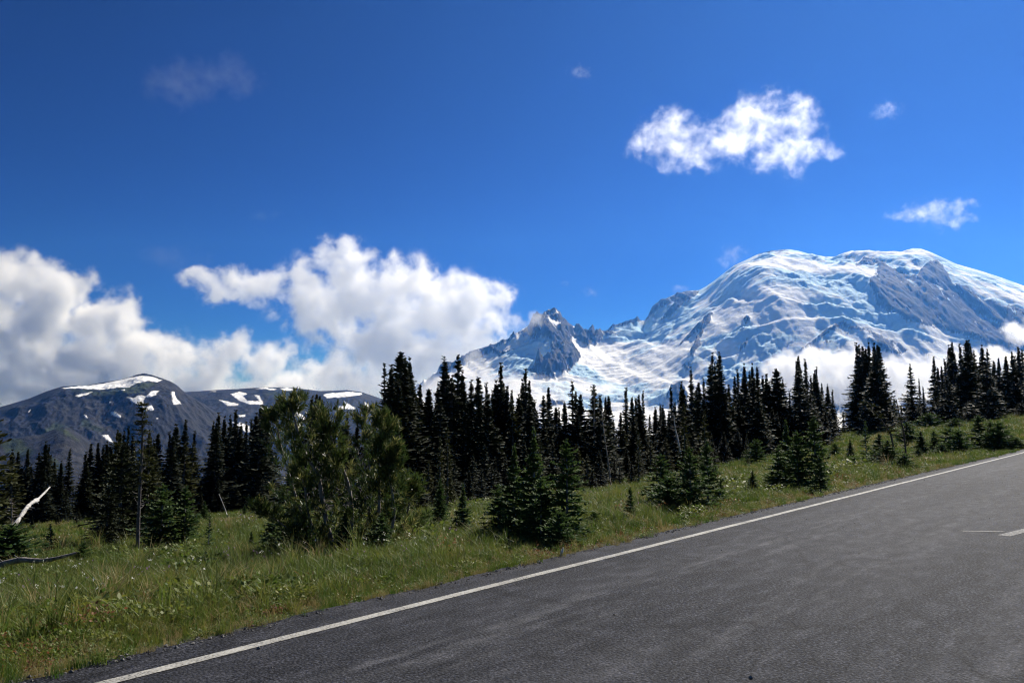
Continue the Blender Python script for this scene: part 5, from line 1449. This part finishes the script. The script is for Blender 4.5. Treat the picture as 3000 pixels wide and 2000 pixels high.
def grow():
    P = {k: [] for k in ('green', 'dry', 'weed', 'red', 'white', 'purple', 'shrub', 'redshrub', 'tall', 'talldry', 'far', 'fardry', 'farwhite')}
    for r0, r1, dens in ((4.5, 11, 130), (11, 20, 55), (20, 34, 18)):
        p = field(r0, r1, dens)
        t, s = ts(p[:, 0], p[:, 1]); d = s - S_EDGE
        v = np.exp(-d / 1.6)                                  # dry, low growth beside the asphalt
        m1 = fbm(p[:, 0] / 2.3, p[:, 1] / 2.3, 3, 41); m2 = fbm(p[:, 0] / 1.6, p[:, 1] / 1.6, 3, 43)
        bare = (d < 0.6) & (rng0.random(len(p)) < 0.40 + 1.1 * m1)
        right = sstep(12, 30, t)
        w_dry = np.clip(0.05 + 0.38 * v + 0.45 * m1 + 0.08 * right, 0.02, 0.7); w_red = np.clip(0.02 + 0.10 * v + 0.55 * (m2 - 0.2) + 0.06 * right, 0, 0.45)
        w_weed = np.clip(0.22 + 0.30 * v - 0.5 * m1 + 0.4 * m2, 0.05, 0.7) * (1 - w_dry)
        u = rng0.random(len(p)); keep = ~bare
        k1 = keep & (u < w_dry); k2 = keep & ~k1 & (u < w_dry + w_red); k3 = keep & ~k1 & ~k2 & (u < w_dry + w_red + w_weed); k4 = keep & ~k1 & ~k2 & ~k3
        P['dry'].append(p[k1]); P['red'].append(p[k2]); P['weed'].append(p[k3]); P['green'].append(p[k4])
        f = field(r0, r1, dens * 0.009); tf, sf = ts(f[:, 0], f[:, 1])
        fm = fbm(f[:, 0] / 3.0, f[:, 1] / 3.0, 2, 47)
        P['white'].append(f[(sf > S_EDGE + 2.0) & (fm > -0.15)])
        f = field(r0, r1, dens * 0.05); tf, sf = ts(f[:, 0], f[:, 1]); fm = fbm(f[:, 0] / 1.4, f[:, 1] / 1.4, 3, 63)
        P['tall'].append(f[(sf > S_EDGE + 0.9) & (fm > 0.05)])
        f = field(r0, r1, dens * 0.03); tf, sf = ts(f[:, 0], f[:, 1]); fm = fbm(f[:, 0] / 1.4, f[:, 1] / 1.4, 3, 67)
        P['talldry'].append(f[(sf > S_EDGE + 0.5) & (fm > 0.12)])
        f = field(r0, r1, dens * 0.035); tf, sf = ts(f[:, 0], f[:, 1]); fm = fbm(f[:, 0] / 2.2, f[:, 1] / 2.2, 3, 73)
        P['shrub'].append(f[(sf > S_EDGE + 0.7) & (fm + 0.10 * sstep(10, 25, tf) > 0.20)])
        f = field(r0, r1, dens * 0.02); tf, sf = ts(f[:, 0], f[:, 1]); fm = fbm(f[:, 0] / 2.2, f[:, 1] / 2.2, 3, 79)
        P['redshrub'].append(f[(sf > S_EDGE + 0.5) & (sf < S_EDGE + 3.5) & (fm + 0.18 * sstep(10, 25, tf) > 0.24)])
        f = field(r0, r1, dens * 0.003); tf, sf = ts(f[:, 0], f[:, 1]); P['purple'].append(f[sf > S_EDGE + 1.5])
    for r0, r1, dens in ((32, 60, 5.0), (60, 165, 1.6)):
        p = field(r0, r1, dens)
        m1 = fbm(p[:, 0] / 9.0, p[:, 1] / 9.0, 3, 51)
        kd = rng0.random(len(p)) < np.clip(0.14 + 0.8 * m1, 0.03, 0.6)
        P['far'].append(p[~kd]); P['fardry'].append(p[kd])
        f = field(r0, r1, dens * 0.03); fm = fbm(f[:, 0] / 12.0, f[:, 1] / 12.0, 2, 53); P['farwhite'].append(f[fm > 0.0])
    names = {'green': ('grass', 'green meadow grass on the near slope beside the road'), 'dry': ('dry_grass', 'straw-coloured dry grass tufts along the road verge'), 'weed': ('weeds', 'low leafy weeds growing among the verge grass'),
             'red': ('reddish_plants', 'reddish brown autumn-tinted weeds in the verge'), 'white': ('white_wildflowers', 'small white wildflowers dotted over the near meadow'), 'purple': ('purple_wildflowers', 'small purple wildflowers in the near meadow'),
             'shrub': ('low_shrubs', 'knee-high leafy green undergrowth in patches on the meadow'), 'redshrub': ('reddish_undergrowth', 'reddish brown leafy undergrowth along the verge'), 'tall': ('tall_grass', 'taller green grass tufts standing above the verge'), 'talldry': ('tall_dry_grass', 'taller straw-coloured grass tufts near the road'),
             'far': ('meadow_grass', 'green grass of the farther meadow up to the forest'), 'fardry': ('dry_meadow_grass', 'yellowish grass patches of the farther meadow'), 'farwhite': ('far_wildflowers', 'white flower dots on the farther meadow')}
    for k, l in P.items():
        p = np.concatenate(l)
        t, s = ts(p[:, 0], p[:, 1]); d = s - S_EDGE
        sc = rng0.uniform(0.7, 1.3, len(p)) * (0.35 + 0.65 * sstep(0.0, 2.2, d)) * (1 + 0.25 * fbm(p[:, 0] / 1.2, p[:, 1] / 1.2, 2, 57))
        sc = sc * (1 + 0.5 * sstep(14, 34, np.hypot(p[:, 0], p[:, 1]))) if not k.startswith('far') else sc * (1 + 0.6 * sstep(60, 130, np.hypot(p[:, 0], p[:, 1])))
        scatter(names[k][0], names[k][1], k, p, sc)
grow()

# ------------------------------------------------------------------ loose stones along the crumbling asphalt edge
def shoulder_gravel():
    n = 5200
    t = rng0.uniform(-8, 60, n) ; s = S_EDGE - 0.12 + np.abs(rng0.normal(0, 0.22, n)) * (0.6 + 0.9 * (fbm(t / 2.5, t * 0, 2, 71) > 0.05))
    s = np.where(rng0.random(n) < 0.03, rng0.uniform(1.0, S_EDGE, n), s)
    x = t * RD[0] + s * RN[0]; y = t * RD[1] + s * RN[1]
    z = np.where(s < S_EDGE, ground_z_road(t, s), ground_z(x, y))
    r = 0.006 + 0.012 * rng0.random(n) ** 3
    base = np.array([[1, 0, 0], [-1, 0, 0], [0, 1, 0], [0, -1, 0], [0, 0, 1], [0, 0, -1.0]])
    V = base[None] * (r[:, None, None] * rng0.uniform(0.6, 1.4, (n, 6, 1))) * np.array([1, 1, 0.7])
    an = rng0.uniform(0, 6.28, n); c, sn = np.cos(an), np.sin(an)
    V = np.stack([V[..., 0] * c[:, None] - V[..., 1] * sn[:, None], V[..., 0] * sn[:, None] + V[..., 1] * c[:, None], V[..., 2]], -1) + np.stack([x, y, z + r * 0.4], -1)[:, None]
    f = np.array([[0, 2, 4], [2, 1, 4], [1, 3, 4], [3, 0, 4], [2, 0, 5], [1, 2, 5], [3, 1, 5], [0, 3, 5]])
    F = (f[None] + 6 * np.arange(n)[:, None, None]).reshape(-1, 3)
    o = add_np_mesh('gravel', V.reshape(-1, 3), F, bark_material('gravel_stone', (0.05, 0.048, 0.046), (0.20, 0.19, 0.18), 3.0))
    tag(o, 'loose gravel along the edge of the asphalt', 'gravel', kind='stuff')
shoulder_gravel()
